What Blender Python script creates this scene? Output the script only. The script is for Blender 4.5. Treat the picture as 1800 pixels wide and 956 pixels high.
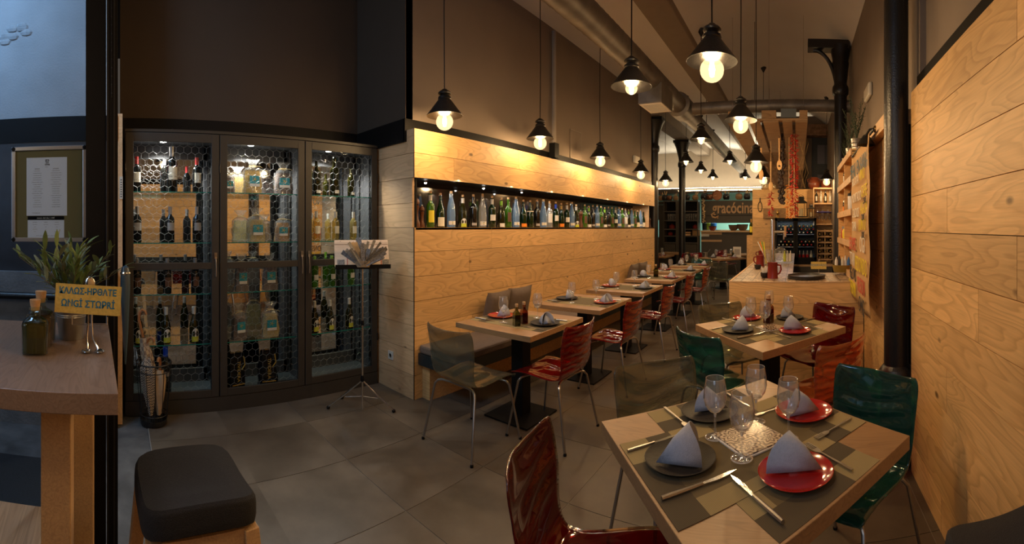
import bpy, bmesh, math, random
from math import sin, cos, pi, radians, tan, atan2, hypot
from mathutils import Matrix, Vector, Euler
random.seed(7)
SC = bpy.context.scene
for o in list(bpy.data.objects): bpy.data.objects.remove(o)
C = SC.collection
# ---------------------------------------------------------------- camera: level cylindrical panorama (the photo is a stitched one)
F, XV, Y0, EYE = 760.0, 1401.0, 399.5, 1.5
cam_d = bpy.data.cameras.new('camera'); cam = bpy.data.objects.new('camera', cam_d); C.objects.link(cam)
cam_d.type = 'PANO'; cam_d.panorama_type = 'CENTRAL_CYLINDRICAL'
cam_d.central_cylindrical_range_u_min = -900 / F; cam_d.central_cylindrical_range_u_max = 900 / F
cam_d.central_cylindrical_range_v_min = -(956 - Y0) / F; cam_d.central_cylindrical_range_v_max = Y0 / F
cam_d.central_cylindrical_radius = 1.0
cam_d.clip_start = 0.05
cam.location = (0, 0, EYE)
cam.rotation_euler = (pi / 2, 0, -(900 - XV) / F)
SC.camera = cam
# ---------------------------------------------------------------- world, exposure
SC.view_settings.view_transform = 'Standard'; SC.view_settings.look = 'None'
SC.view_settings.gamma = 1; SC.view_settings.exposure = 0.35
SC.cycles.transparent_max_bounces = 32; SC.cycles.max_bounces = 10
w = bpy.data.worlds.new('world'); SC.world = w; w.use_nodes = True
w.node_tree.nodes['Background'].inputs[0].default_value = (0.50, 0.43, 0.36, 1)
w.node_tree.nodes['Background'].inputs[1].default_value = 0.11

def light(kind, name, loc, power, color, size=0.1, rot=(0, 0, 0), size_y=None, spot=None, blend=.5):
    d = bpy.data.lights.new(name, kind); d.energy = power; d.color = color
    if kind == 'AREA':
        d.size = size
        if size_y: d.shape = 'RECTANGLE'; d.size_y = size_y
    else: d.shadow_soft_size = size
    if kind == 'SPOT': d.spot_size = spot; d.spot_blend = blend
    o = bpy.data.objects.new(name, d); C.objects.link(o); o.location = loc; o.rotation_euler = rot
    return o
WARM = (1.0, 0.64, 0.30)
# daylight from the street side, behind and left of the camera
light('AREA', 'daylight', (-2.3, -1.2, 3.75), 34, (0.42, 0.68, 1.0), .7, (radians(25), 0, radians(55)), .7)
light('AREA', 'street_window_light', (-0.3, -2.2, 2.3), 12, (0.58, 0.76, 1.0), 1.6, (radians(66), 0, radians(38)), 1.6)
# cove strip washing the far wall upwards, kitchen lights behind the pass
light('AREA', 'cove_light', (-1.6, 13.55, 2.66), 170, (1.0, 0.84, 0.58), 4.4, (radians(180-12), 0, 0), 0.12)
light('AREA', 'kitchen_light', (-1.6, 15.0, 2.5), 80, (0.72, 1.0, 0.86), 3.0, (0, 0, 0), 1.2)
# ---------------------------------------------------------------- places on real planes seen along a sight line
def az(px): return (px - XV) / F
def Z(px, py, z):
    r = (z - EYE) * F / (Y0 - py); a = az(px); return Vector((r * sin(a), r * cos(a), z))
def X(px, py, x):
    a = az(px); r = x / sin(a); return Vector((x, r * cos(a), EYE + r * (Y0 - py) / F))
def Y(px, py, y):
    a = az(px); r = y / cos(a); return Vector((r * sin(a), y, EYE + r * (Y0 - py) / F))
# ---------------------------------------------------------------- material helpers
def nd(nt, t, **k):
    n = nt.nodes.new(t)
    for a, b in k.items(): setattr(n, a, b)
    return n
def base_mat(name):
    m = bpy.data.materials.new(name); m.use_nodes = True
    return m, m.node_tree, m.node_tree.nodes['Principled BSDF']
def mat(name, col, rough=.5, metal=0, noise=0.0, nscale=8, bump=0.0, bscale=60, coat=0, emit=None, estr=0, rand=0.0, spec=.5):
    m, nt, b = base_mat(name)
    b.inputs['Base Color'].default_value = (*col, 1); b.inputs['Roughness'].default_value = rough
    b.inputs['Metallic'].default_value = metal; b.inputs['Coat Weight'].default_value = coat
    b.inputs['Specular IOR Level'].default_value = spec
    if emit: b.inputs['Emission Color'].default_value = (*emit, 1); b.inputs['Emission Strength'].default_value = estr
    tc = nd(nt, 'ShaderNodeTexCoord')
    if noise or rand:
        n = nd(nt, 'ShaderNodeTexNoise'); n.inputs['Scale'].default_value = nscale; n.inputs['Detail'].default_value = 4
        nt.links.new(tc.outputs['Object'], n.inputs['Vector'])
        mr = nd(nt, 'ShaderNodeMapRange'); nt.links.new(n.outputs['Fac'], mr.inputs['Value'])
        mr.inputs['From Min'].default_value = .3; mr.inputs['From Max'].default_value = .7
        mr.inputs['To Min'].default_value = 1 - noise; mr.inputs['To Max'].default_value = 1 + noise
        last = mr.outputs[0]
        if rand:
            oi = nd(nt, 'ShaderNodeObjectInfo'); r2 = nd(nt, 'ShaderNodeMapRange')
            nt.links.new(oi.outputs['Random'], r2.inputs['Value'])
            r2.inputs['To Min'].default_value = 1 - rand; r2.inputs['To Max'].default_value = 1 + rand
            mm = nd(nt, 'ShaderNodeMath', operation='MULTIPLY'); nt.links.new(last, mm.inputs[0]); nt.links.new(r2.outputs[0], mm.inputs[1]); last = mm.outputs[0]
        vm = nd(nt, 'ShaderNodeVectorMath', operation='SCALE'); vm.inputs[0].default_value = col
        nt.links.new(last, vm.inputs['Scale']); nt.links.new(vm.outputs[0], b.inputs['Base Color'])
    if bump:
        n2 = nd(nt, 'ShaderNodeTexNoise'); n2.inputs['Scale'].default_value = bscale; n2.inputs['Detail'].default_value = 3
        nt.links.new(tc.outputs['Object'], n2.inputs['Vector'])
        bp = nd(nt, 'ShaderNodeBump'); bp.inputs['Strength'].default_value = bump; bp.inputs['Distance'].default_value = .01
        nt.links.new(n2.outputs['Fac'], bp.inputs['Height']); nt.links.new(bp.outputs[0], b.inputs['Normal'])
    return m
def ramp(nt, stops):
    r = nd(nt, 'ShaderNodeValToRGB'); e = r.color_ramp.elements
    while len(e) < len(stops): e.new(.5)
    for i, (p, c) in enumerate(stops): e[i].position = p; e[i].color = (*c, 1)
    return r
def wood(name, light_c, dark_c, knot=True, sx=.55, sz=3.2, rings=26, rough=.5, var=.14, contrast=.5):
    """plywood / board: length along local X. contour rings, fine grain, knots, tone per board"""
    m, nt, b = base_mat(name); L = nt.links
    tc = nd(nt, 'ShaderNodeTexCoord'); oi = nd(nt, 'ShaderNodeObjectInfo')
    sc = nd(nt, 'ShaderNodeVectorMath', operation='SCALE'); sc.inputs[0].default_value = (37, 19, 53); L.new(oi.outputs['Random'], sc.inputs['Scale'])
    ad = nd(nt, 'ShaderNodeVectorMath', operation='ADD'); L.new(tc.outputs['Object'], ad.inputs[0]); L.new(sc.outputs[0], ad.inputs[1])
    mp = nd(nt, 'ShaderNodeMapping'); mp.inputs['Scale'].default_value = (sx, sz, sz); L.new(ad.outputs[0], mp.inputs[0])
    n1 = nd(nt, 'ShaderNodeTexNoise'); n1.inputs['Scale'].default_value = 1.5; n1.inputs['Detail'].default_value = 2.2; n1.inputs['Distortion'].default_value = .35
    L.new(mp.outputs[0], n1.inputs['Vector'])
    mu = nd(nt, 'ShaderNodeMath', operation='MULTIPLY'); mu.inputs[1].default_value = rings; L.new(n1.outputs['Fac'], mu.inputs[0])
    fr = nd(nt, 'ShaderNodeMath', operation='FRACT'); L.new(mu.outputs[0], fr.inputs[0])
    mid = tuple((a * .55 + c * .45) for a, c in zip(light_c, dark_c))
    dk = tuple(a * (1 - contrast) + c * contrast for a, c in zip(light_c, dark_c))
    rp = ramp(nt, [(0, light_c), (.55, tuple(a * .65 + c * .35 for a, c in zip(light_c, dk))), (.86, dk), (1, light_c)]); L.new(fr.outputs[0], rp.inputs[0])
    # fine grain
    m2 = nd(nt, 'ShaderNodeMapping'); m2.inputs['Scale'].default_value = (6, 120, 120); L.new(ad.outputs[0], m2.inputs[0])
    n2 = nd(nt, 'ShaderNodeTexNoise'); n2.inputs['Scale'].default_value = 1; n2.inputs['Detail'].default_value = 2; L.new(m2.outputs[0], n2.inputs['Vector'])
    # broad tone
    m3 = nd(nt, 'ShaderNodeMapping'); m3.inputs['Scale'].default_value = (1.2, 4, 4); L.new(ad.outputs[0], m3.inputs[0])
    n3 = nd(nt, 'ShaderNodeTexNoise'); n3.inputs['Scale'].default_value = 1.2; L.new(m3.outputs[0], n3.inputs['Vector'])
    g = nd(nt, 'ShaderNodeMapRange'); L.new(n2.outputs['Fac'], g.inputs['Value']); g.inputs['From Min'].default_value = .3; g.inputs['From Max'].default_value = .7; g.inputs['To Min'].default_value = .93; g.inputs['To Max'].default_value = 1.06
    g3 = nd(nt, 'ShaderNodeMapRange'); L.new(n3.outputs['Fac'], g3.inputs['Value']); g3.inputs['From Min'].default_value = .3; g3.inputs['From Max'].default_value = .7; g3.inputs['To Min'].default_value = .9; g3.inputs['To Max'].default_value = 1.08
    gr = nd(nt, 'ShaderNodeMapRange'); L.new(oi.outputs['Random'], gr.inputs['Value']); gr.inputs['To Min'].default_value = 1 - var; gr.inputs['To Max'].default_value = 1 + var
    a1 = nd(nt, 'ShaderNodeMath', operation='MULTIPLY'); L.new(g.outputs[0], a1.inputs[0]); L.new(g3.outputs[0], a1.inputs[1])
    a2 = nd(nt, 'ShaderNodeMath', operation='MULTIPLY'); L.new(a1.outputs[0], a2.inputs[0]); L.new(gr.outputs[0], a2.inputs[1])
    vm = nd(nt, 'ShaderNodeVectorMath', operation='SCALE'); L.new(rp.outputs[0], vm.inputs[0]); L.new(a2.outputs[0], vm.inputs['Scale'])
    out = vm.outputs[0]
    if knot:
        m4 = nd(nt, 'ShaderNodeMapping'); m4.inputs['Scale'].default_value = (2.6, 5.0, 5.0); L.new(ad.outputs[0], m4.inputs[0])
        vo = nd(nt, 'ShaderNodeTexVoronoi'); vo.inputs['Scale'].default_value = 1.0; L.new(m4.outputs[0], vo.inputs['Vector'])
        kr = ramp(nt, [(0, (1, 1, 1)), (.055, (.8, .8, .8)), (.1, (0, 0, 0)), (1, (0, 0, 0))]); L.new(vo.outputs['Distance'], kr.inputs[0])
        mx = nd(nt, 'ShaderNodeMix', data_type='RGBA'); L.new(kr.outputs[0], mx.inputs['Factor']); L.new(out, mx.inputs['A'])
        mx.inputs['B'].default_value = (*[c * .33 for c in dark_c], 1); out = mx.outputs['Result']
    L.new(out, b.inputs['Base Color']); b.inputs['Roughness'].default_value = rough
    bp = nd(nt, 'ShaderNodeBump'); bp.inputs['Strength'].default_value = .12; bp.inputs['Distance'].default_value = .004
    L.new(n2.outputs['Fac'], bp.inputs['Height']); L.new(bp.outputs[0], b.inputs['Normal'])
    return m
def tinted(name, col, dark=None, gloss=.5, bump=.25, bs=9, ripple=True, minfac=.06, body=.08):
    """clear coloured plastic: light passes tinted, glossy skin with ripples"""
    m = bpy.data.materials.new(name); m.use_nodes = True; nt = m.node_tree; L = nt.links; nt.nodes.clear()
    out = nd(nt, 'ShaderNodeOutputMaterial'); tr = nd(nt, 'ShaderNodeBsdfTransparent'); gl = nd(nt, 'ShaderNodeBsdfGlossy'); df = nd(nt, 'ShaderNodeBsdfDiffuse')
    gl.inputs['Roughness'].default_value = .08; gl.inputs['Color'].default_value = (.95, .95, .95, 1)
    tc = nd(nt, 'ShaderNodeTexCoord'); wv = nd(nt, 'ShaderNodeTexWave'); wv.bands_direction = 'Z'; wv.inputs['Scale'].default_value = bs * .8
    wv.inputs['Distortion'].default_value = 4; wv.inputs['Detail'].default_value = 1.5; wv.inputs['Detail Scale'].default_value = 1.2
    L.new(tc.outputs['Object'], wv.inputs['Vector'])
    mx = nd(nt, 'ShaderNodeMix', data_type='RGBA'); mx.inputs['A'].default_value = (*(dark or [c * .45 for c in col]), 1); mx.inputs['B'].default_value = (*col, 1)
    if ripple: L.new(wv.outputs['Fac'], mx.inputs['Factor'])
    else: mx.inputs['Factor'].default_value = 1
    L.new(mx.outputs['Result'], tr.inputs['Color']); df.inputs['Color'].default_value = (*[c * .8 for c in col], 1)
    bp = nd(nt, 'ShaderNodeBump'); bp.inputs['Strength'].default_value = bump; bp.inputs['Distance'].default_value = .02
    L.new(wv.outputs['Fac'], bp.inputs['Height']); L.new(bp.outputs[0], gl.inputs['Normal'])
    lf = nd(nt, 'ShaderNodeLayerWeight'); lf.inputs['Blend'].default_value = .5; L.new(bp.outputs[0], lf.inputs['Normal'])
    lw = nd(nt, 'ShaderNodeMath', operation='POWER'); lw.inputs[1].default_value = 4.0; L.new(lf.outputs['Facing'], lw.inputs[0])
    ma = nd(nt, 'ShaderNodeMath', operation='MULTIPLY_ADD'); ma.inputs[1].default_value = gloss * 2; ma.inputs[2].default_value = minfac; ma.use_clamp = True
    L.new(lw.outputs[0], ma.inputs[0])
    m0 = nd(nt, 'ShaderNodeMixShader'); m0.inputs[0].default_value = body; L.new(tr.outputs[0], m0.inputs[1]); L.new(df.outputs[0], m0.inputs[2])
    m1 = nd(nt, 'ShaderNodeMixShader'); L.new(ma.outputs[0], m1.inputs[0]); L.new(m0.outputs[0], m1.inputs[1]); L.new(gl.outputs[0], m1.inputs[2])
    L.new(m1.outputs[0], out.inputs[0]); return m
def thin_glass(name, col=(.97, .98, .98), ior=1.5, rough=.02, k=1.3, add=.04, diff=0.0, dcol=(.8, .8, .8)):
    m = bpy.data.materials.new(name); m.use_nodes = True; nt = m.node_tree; L = nt.links; nt.nodes.clear()
    out = nd(nt, 'ShaderNodeOutputMaterial'); tr = nd(nt, 'ShaderNodeBsdfTransparent'); gl = nd(nt, 'ShaderNodeBsdfGlossy')
    tr.inputs[0].default_value = (*col, 1); gl.inputs['Roughness'].default_value = rough
    lf = nd(nt, 'ShaderNodeLayerWeight'); lf.inputs['Blend'].default_value = .5
    fr = nd(nt, 'ShaderNodeMath', operation='POWER'); fr.inputs[1].default_value = 3.6; L.new(lf.outputs['Facing'], fr.inputs[0])
    ma = nd(nt, 'ShaderNodeMath', operation='MULTIPLY_ADD'); ma.inputs[1].default_value = k; ma.inputs[2].default_value = add; ma.use_clamp = True
    L.new(fr.outputs[0], ma.inputs[0]); mx = nd(nt, 'ShaderNodeMixShader'); L.new(ma.outputs[0], mx.inputs[0])
    src = tr.outputs[0]
    if diff:
        df = nd(nt, 'ShaderNodeBsdfDiffuse'); df.inputs[0].default_value = (*dcol, 1); m0 = nd(nt, 'ShaderNodeMixShader'); m0.inputs[0].default_value = diff
        L.new(tr.outputs[0], m0.inputs[1]); L.new(df.outputs[0], m0.inputs[2]); src = m0.outputs[0]
    L.new(src, mx.inputs[1]); L.new(gl.outputs[0], mx.inputs[2]); L.new(mx.outputs[0], out.inputs[0]); return m
def glow(name, col, s):
    m, nt, b = base_mat(name); b.inputs['Base Color'].default_value = (0, 0, 0, 1)
    b.inputs['Emission Color'].default_value = (*col, 1); b.inputs['Emission Strength'].default_value = s; return m
# ---------------------------------------------------------------- mesh builder
class MB:
    def __init__(s): s.v = []; s.f = []
    def add(s, v, f):
        n = len(s.v); s.v += [tuple(p) for p in v]; s.f += [tuple(i + n for i in q) for q in f]; return s
    def box(s, x0, y0, z0, x1, y1, z1, M=None):
        v = [Vector(p) for p in ((x0,y0,z0),(x1,y0,z0),(x1,y1,z0),(x0,y1,z0),(x0,y0,z1),(x1,y0,z1),(x1,y1,z1),(x0,y1,z1))]
        if M: v = [M @ p for p in v]
        return s.add(v, [(0,3,2,1),(4,5,6,7),(0,1,5,4),(1,2,6,5),(2,3,7,6),(3,0,4,7)])
    def bar(s, a, b, wx, wy=None, up=(0, 0, 1)):
        a, b = Vector(a), Vector(b); d = (b - a).normalized(); wy = wy or wx
        u = Vector(up)
        if abs(d.dot(u)) > .98: u = Vector((0, 1, 0))
        x = d.cross(u).normalized() * wx / 2; y = x.cross(d).normalized() * wy / 2
        v = [a-x-y, a+x-y, a+x+y, a-x+y, b-x-y, b+x-y, b+x+y, b-x+y]
        return s.add(v, [(0,3,2,1),(4,5,6,7),(0,1,5,4),(1,2,6,5),(2,3,7,6),(3,0,4,7)])
    def tube(s, pts, r, n=8, caps=True):
        pts = [Vector(p) for p in pts]; rings = []; rr = r if isinstance(r, (list, tuple)) else [r] * len(pts)
        d0 = (pts[1] - pts[0]).normalized(); u = Vector((0, 0, 1)) if abs(d0.z) < .9 else Vector((1, 0, 0))
        x = d0.cross(u).normalized(); V = []; Fc = []
        for i, p in enumerate(pts):
            d = ((pts[min(i+1, len(pts)-1)]) - pts[max(i-1, 0)]).normalized()
            x = (x - d * x.dot(d)).normalized(); y = d.cross(x)
            V += [p + (x * cos(2*pi*k/n) + y * sin(2*pi*k/n)) * rr[i] for k in range(n)]
        for i in range(len(pts) - 1):
            for k in range(n):
                a = i*n + k; b = i*n + (k+1) % n; Fc.append((a, b, b+n, a+n))
        if caps: Fc.append(tuple(range(n-1, -1, -1))); Fc.append(tuple((len(pts)-1)*n + k for k in range(n)))
        return s.add(V, Fc)
    def lathe(s, prof, n=20, c=(0, 0, 0), M=None, sx=1, sy=1):
        V = []; Fc = []
        for r, z in prof:
            for k in range(n):
                a = 2*pi*k/n; p = Vector((c[0] + r*cos(a)*sx, c[1] + r*sin(a)*sy, c[2] + z)); V.append(M @ p if M else p)
        m = len(prof)
        for i in range(m - 1):
            for k in range(n): a = i*n+k; b = i*n+(k+1) % n; Fc.append((a, b, b+n, a+n))
        if prof[0][0] > 1e-5: Fc.append(tuple(range(n-1, -1, -1)))
        if prof[-1][0] > 1e-5: Fc.append(tuple((m-1)*n+k for k in range(n)))
        return s.add(V, Fc)
    def prism(s, poly, z0, z1, M=None):
        n = len(poly); V = [Vector((x, y, z0)) for x, y in poly] + [Vector((x, y, z1)) for x, y in poly]
        if M: V = [M @ p for p in V]
        return s.add(V, [tuple(range(n-1, -1, -1)), tuple(range(n, 2*n))] + [(i, (i+1) % n, (i+1) % n + n, i+n) for i in range(n)])
    def grid(s, fn, nu, nv):
        V = [fn(i/nu, j/nv) for j in range(nv+1) for i in range(nu+1)]
        return s.add(V, [(j*(nu+1)+i, j*(nu+1)+i+1, (j+1)*(nu+1)+i+1, (j+1)*(nu+1)+i) for j in range(nv) for i in range(nu)])
    def ball(s, c, rx, ry=None, rz=None, n=10, m=6):
        ry = ry or rx; rz = rz or rx
        pr = [(max(sin(pi*i/m), 1e-6), -cos(pi*i/m)) for i in range(m+1)]
        V = []; Fc = []
        for r, z in pr:
            for k in range(n): V.append((c[0]+rx*r*cos(2*pi*k/n), c[1]+ry*r*sin(2*pi*k/n), c[2]+rz*z))
        for i in range(m):
            for k in range(n): a = i*n+k; b = i*n+(k+1) % n; Fc.append((a, b, b+n, a+n))
        return s.add(V, Fc)
    def mesh(s, name, m=None, smooth=False):
        me = bpy.data.meshes.new(name); me.from_pydata(s.v, [], s.f); me.validate()
        bm = bmesh.new(); bm.from_mesh(me); bmesh.ops.remove_doubles(bm, verts=bm.verts, dist=1e-6); bmesh.ops.recalc_face_normals(bm, faces=bm.faces)
        bm.to_mesh(me); bm.free()
        if m: me.materials.append(m)
        if smooth:
            me.shade_smooth() if hasattr(me, 'shade_smooth') else None
            try: me.set_sharp_from_angle(angle=radians(38))
            except Exception: pass
        return me
    def build(s, name, m=None, parent=None, loc=(0, 0, 0), rot=(0, 0, 0), smooth=False, bevel=0):
        return link(name, s.mesh(name, m, smooth), parent, loc, rot, bevel)
def link(name, me, parent=None, loc=(0, 0, 0), rot=(0, 0, 0), bevel=0):
    o = bpy.data.objects.new(name, me); C.objects.link(o); o.parent = parent; o.location = loc; o.rotation_euler = rot
    if bevel: md = o.modifiers.new('bevel', 'BEVEL'); md.width = bevel; md.segments = 2; md.limit_method = 'ANGLE'
    return o
def tag(o, label=None, cat=None, group=None, kind=None):
    if label: o['label'] = label
    if cat: o['category'] = cat
    if group: o['group'] = group
    if kind: o['kind'] = kind
    return o
def thing(name, label, cat, loc=(0, 0, 0), rot=0, group=None):
    o = bpy.data.objects.new(name, None); C.objects.link(o); o.empty_display_size = .1
    o.location = loc; o.rotation_euler = rot if isinstance(rot, tuple) else (0, 0, rot)
    return tag(o, label, cat, group)
def part(parent, name, mb, m, smooth=False, bevel=0, loc=(0, 0, 0), rot=(0, 0, 0)):
    return mb.build(name, m, parent, loc, rot, smooth, bevel)
KIDS = {}
def kids(o): return [c for c in bpy.data.objects if c.parent == o]
def dup(root, label=None, loc=None, rot=None, group=None, mats=None, scale=None, _ch=None):
    """copy of a thing with copies of its parts and sub-parts (shared mesh data unless a material changes)"""
    if root.name not in KIDS: KIDS[root.name] = kids(root)
    r = root.copy(); C.objects.link(r)
    if loc is not None: r.location = loc
    if rot is not None: r.rotation_euler = rot if isinstance(rot, tuple) else (0, 0, rot)
    if scale is not None: r.scale = scale
    if label: r['label'] = label
    if group: r['group'] = group
    swap(r, mats)
    for c in KIDS[root.name]:
        d = dup(c, mats=mats); d.parent = r
    return r
SW = {}
def swap(o, mats):
    if mats and o.type == 'MESH' and o.data.materials and o.data.materials[0].name in mats:
        k = (o.data.name, mats[o.data.materials[0].name].name)
        if k not in SW:
            me = o.data.copy(); me.materials[0] = mats[o.data.materials[0].name]; SW[k] = me
        o.data = SW[k]
ORD = ['first','second','third','fourth','fifth','sixth','seventh','eighth','ninth','tenth','eleventh','twelfth','thirteenth','fourteenth','fifteenth','sixteenth']
def text(s, size, name, m, parent, loc, rot, extrude=.0008, align='CENTER', xs=1, bold=0):
    cu = bpy.data.curves.new(name, 'FONT'); cu.body = s; cu.size = size; cu.extrude = extrude; cu.align_x = align; cu.align_y = 'CENTER'; cu.resolution_u = 3; cu.offset = bold
    t = bpy.data.objects.new(name + '_c', cu); C.objects.link(t); dg = bpy.context.evaluated_depsgraph_get()
    me = bpy.data.meshes.new_from_object(t.evaluated_get(dg)); bpy.data.objects.remove(t); me.materials.clear(); me.materials.append(m)
    o = link(name, me, parent, loc, rot); o.scale = (xs, 1, 1); return o
# ---------------------------------------------------------------- materials
PINE = wood('pine_plywood', (.76, .46, .185), (.36, .17, .045), sx=.62, sz=3.0, rings=17, contrast=.40)
PINE2 = wood('pine_plywood_pale', (.66, .42, .22), (.36, .20, .09), sx=.6, sz=3.0, rings=15, contrast=.36)
OAK = wood('oak_laminate', (.35, .195, .085), (.20, .105, .045), knot=False, sx=1.1, sz=7, rings=14, rough=.38, var=.05, contrast=.45)
OAKG = wood('oak_laminate_grey', (.26, .175, .125), (.13, .082, .058), knot=False, sx=1.4, sz=9, rings=16, rough=.4, var=.03, contrast=.4)
LEGWOOD = wood('pine_leg', (.60, .36, .16), (.34, .18, .07), knot=False, sx=.4, sz=14, rings=12, var=.06, contrast=.4)
SLATWOOD = wood('pale_spruce', (.62, .50, .38), (.36, .26, .17), knot=False, sx=.7, sz=8, rings=14, contrast=.5)
PALLET = wood('pallet_wood', (.36, .22, .11), (.15, .08, .035), sx=.8, sz=5, rings=10, rough=.8, contrast=.5)
GREY = mat('taupe_plaster', (.225, .175, .135), .9, noise=.05, nscale=2, bump=.1, bscale=40)
ALCOVE = mat('brown_plaster', (.062, .042, .027), .9, noise=.06, nscale=2, bump=.1, bscale=40)
CEIL = mat('ceiling_plaster', (.80, .79, .78), .9, noise=.04, nscale=1.2)
BEAMC = mat('beam_plaster', (.30, .25, .20), .9, noise=.04)
CREAM = mat('cream_plaster', (.66, .56, .44), .9, noise=.03)
BLACKP = mat('black_paint', (.007, .006, .0055), .55, noise=.1, spec=.15)
IRON = mat('black_iron', (.011, .010, .010), .33, noise=.2, nscale=5, bump=.2, bscale=90)
CAB = mat('anthracite_paint', (.032, .028, .024), .5, noise=.06)
CABIN = mat('anthracite_inside', (.07, .072, .078), .5, noise=.06)
KIT = mat('kitchen_grey_paint', (.075, .062, .048), .55, noise=.05)
DARKMET = mat('dark_metal', (.02, .018, .016), .35, .3)
CHROME = mat('chrome', (.72, .70, .67), .18, 1)
STEEL = mat('brushed_steel', (.50, .47, .44), .32, 1, noise=.1, nscale=20)
ZINC = mat('galvanised_steel', (.42, .40, .37), .35, .9, noise=.25, nscale=7)
DUCT = mat('duct_metal', (.20, .18, .16), .5, .6, noise=.25, nscale=6)
MIRROR = mat('mirror', (.86, .86, .86), .01, 1)
DMIRROR = mat('dark_glass_back', (.02, .016, .013), .06, 0, spec=.9)
CONC = mat('worn_concrete', (.085, .082, .080), .8, noise=.45, nscale=5, bump=.35, bscale=60)
CONCW = mat('concrete_plinth', (.15, .155, .16), .85, noise=.3, nscale=5, bump=.4, bscale=50)
BLUEW = mat('cool_grey_render', (.26, .27, .28), .9, noise=.2, nscale=1.5, bump=.25, bscale=70)
GROUT = mat('pale_grout', (.26, .225, .19), .85)
def tile_mat():
    m, nt, b = base_mat('porcelain_tile'); L = nt.links
    tc = nd(nt, 'ShaderNodeTexCoord'); oi = nd(nt, 'ShaderNodeObjectInfo')
    sc = nd(nt, 'ShaderNodeVectorMath', operation='SCALE'); sc.inputs[0].default_value = (31, 17, 5); L.new(oi.outputs['Random'], sc.inputs['Scale'])
    ad = nd(nt, 'ShaderNodeVectorMath', operation='ADD'); L.new(tc.outputs['Object'], ad.inputs[0]); L.new(sc.outputs[0], ad.inputs[1])
    n = nd(nt, 'ShaderNodeTexNoise'); n.inputs['Scale'].default_value = 2.6; n.inputs['Detail'].default_value = 6; n.inputs['Roughness'].default_value = .62; L.new(ad.outputs[0], n.inputs['Vector'])
    r = ramp(nt, [(.28, (.068, .052, .037)), (.72, (.140, .110, .080))]); L.new(n.outputs['Fac'], r.inputs[0]); L.new(r.outputs[0], b.inputs['Base Color'])
    r2 = ramp(nt, [(.3, (.30, .30, .30)), (.7, (.46, .46, .46))]); L.new(n.outputs['Fac'], r2.inputs[0]); L.new(r2.outputs[0], b.inputs['Roughness']); b.inputs['Specular IOR Level'].default_value = .3
    return m
TILE = tile_mat()
CUSH = mat('taupe_fabric', (.16, .115, .085), .95, noise=.08, nscale=30, bump=.25, bscale=300)
BLKFAB = mat('charcoal_fabric', (.016, .015, .016), .95, noise=.25, nscale=220, bump=.4, bscale=350)
NAPK = mat('grey_linen', (.36, .38, .45), .9, noise=.06, nscale=120, bump=.2, bscale=400)
PLRED = mat('red_ceramic', (.36, .012, .010), .12, coat=.4)
PLBLK = mat('slate_ceramic', (.034, .028, .022), .5, noise=.15, nscale=14, bump=.1, bscale=80, spec=.12)
RUN = {}
def mat_weave(name, a, b_):
    m, nt, b = base_mat(name); L = nt.links; tc = nd(nt, 'ShaderNodeTexCoord')
    br = nd(nt, 'ShaderNodeTexChecker'); br.inputs['Scale'].default_value = 330; L.new(tc.outputs['Object'], br.inputs[0])
    br.inputs['Color1'].default_value = (*a, 1); br.inputs['Color2'].default_value = (*b_, 1); L.new(br.outputs[0], b.inputs['Base Color']); b.inputs['Roughness'].default_value = .8; b.inputs['Specular IOR Level'].default_value = .2
    return m
WV = [mat_weave('woven_vinyl_brown', (.165, .125, .062), (.11, .082, .042)), mat_weave('woven_vinyl_beige', (.36, .28, .13), (.21, .165, .08)), mat_weave('woven_vinyl_dark', (.070, .054, .032), (.10, .078, .046))]
CORK = mat('cork', (.52, .30, .14), .9, noise=.2, nscale=60)
WHITE = mat('white_paper', (.72, .68, .62), .8)
SOCK = mat('white_plastic', (.62, .58, .50), .4)
KRAFT = mat('kraft_paper', (.50, .29, .115), .75, noise=.07, nscale=7, bump=.35, bscale=9)
GOLD = mat('gold_print', (.60, .40, .08), .3, .4)
TEAL = mat('teal_label', (.01, .25, .32), .5, noise=.1)
G_GLASS = thin_glass('drinking_glass', (.975, .975, .975), 1.45, .05, 1.0, .09, .05, (.95, .95, .95))
PANE = thin_glass('window_pane', (.93, .95, .96), 1.45, .01, .9, 0)
SHELFG = thin_glass('shelf_glass', (.95, .98, .97), 1.5, .02, 1.0, .02)
SHELFE = mat('glass_edge', (.015, .20, .17), .2, emit=None)
CELLO = thin_glass('cellophane', (.90, .90, .88), 1.5, .12, 2.2, .05, .12)
# ---------------------------------------------------------------- floor: slab, grout bed, tiles one by one
XL, XR = -3.434, .695
floor = MB().box(-8, -4, -.2, 3.2, 17, -.008).build('floor', CONC); tag(floor, kind='structure')
MB().box(-7.2, .224, -.0078, 3.0, 15.5, -.003).build('grout_bed', GROUT, floor)
x0, y0, tw, tl = -3.02, .80, .612, .615
tile_me = MB().box(0, 0, -.002, tw - .004, tl - .004, .0).mesh('floor_tile', TILE)
cut_me = MB().box(0, 0, -.002, tw - .004, .57, .0).mesh('floor_tile_cut', TILE)
n = 0
for j in range(-1, 24):
    for i in range(-7, 7):
        x, y = x0 + tw * i, y0 + tl * j
        if x + tw < XL - .02 and y < 8.5: continue
        if x > 1.0 and y < 8.5: continue
        if x < -6.3 or x > 2.3 or y > 13.5 or n >= 290: continue
        n += 1
        link('floor_tile', tile_me if j >= 0 else cut_me, floor, (x, y if j >= 0 else y + .045, 0))
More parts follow.
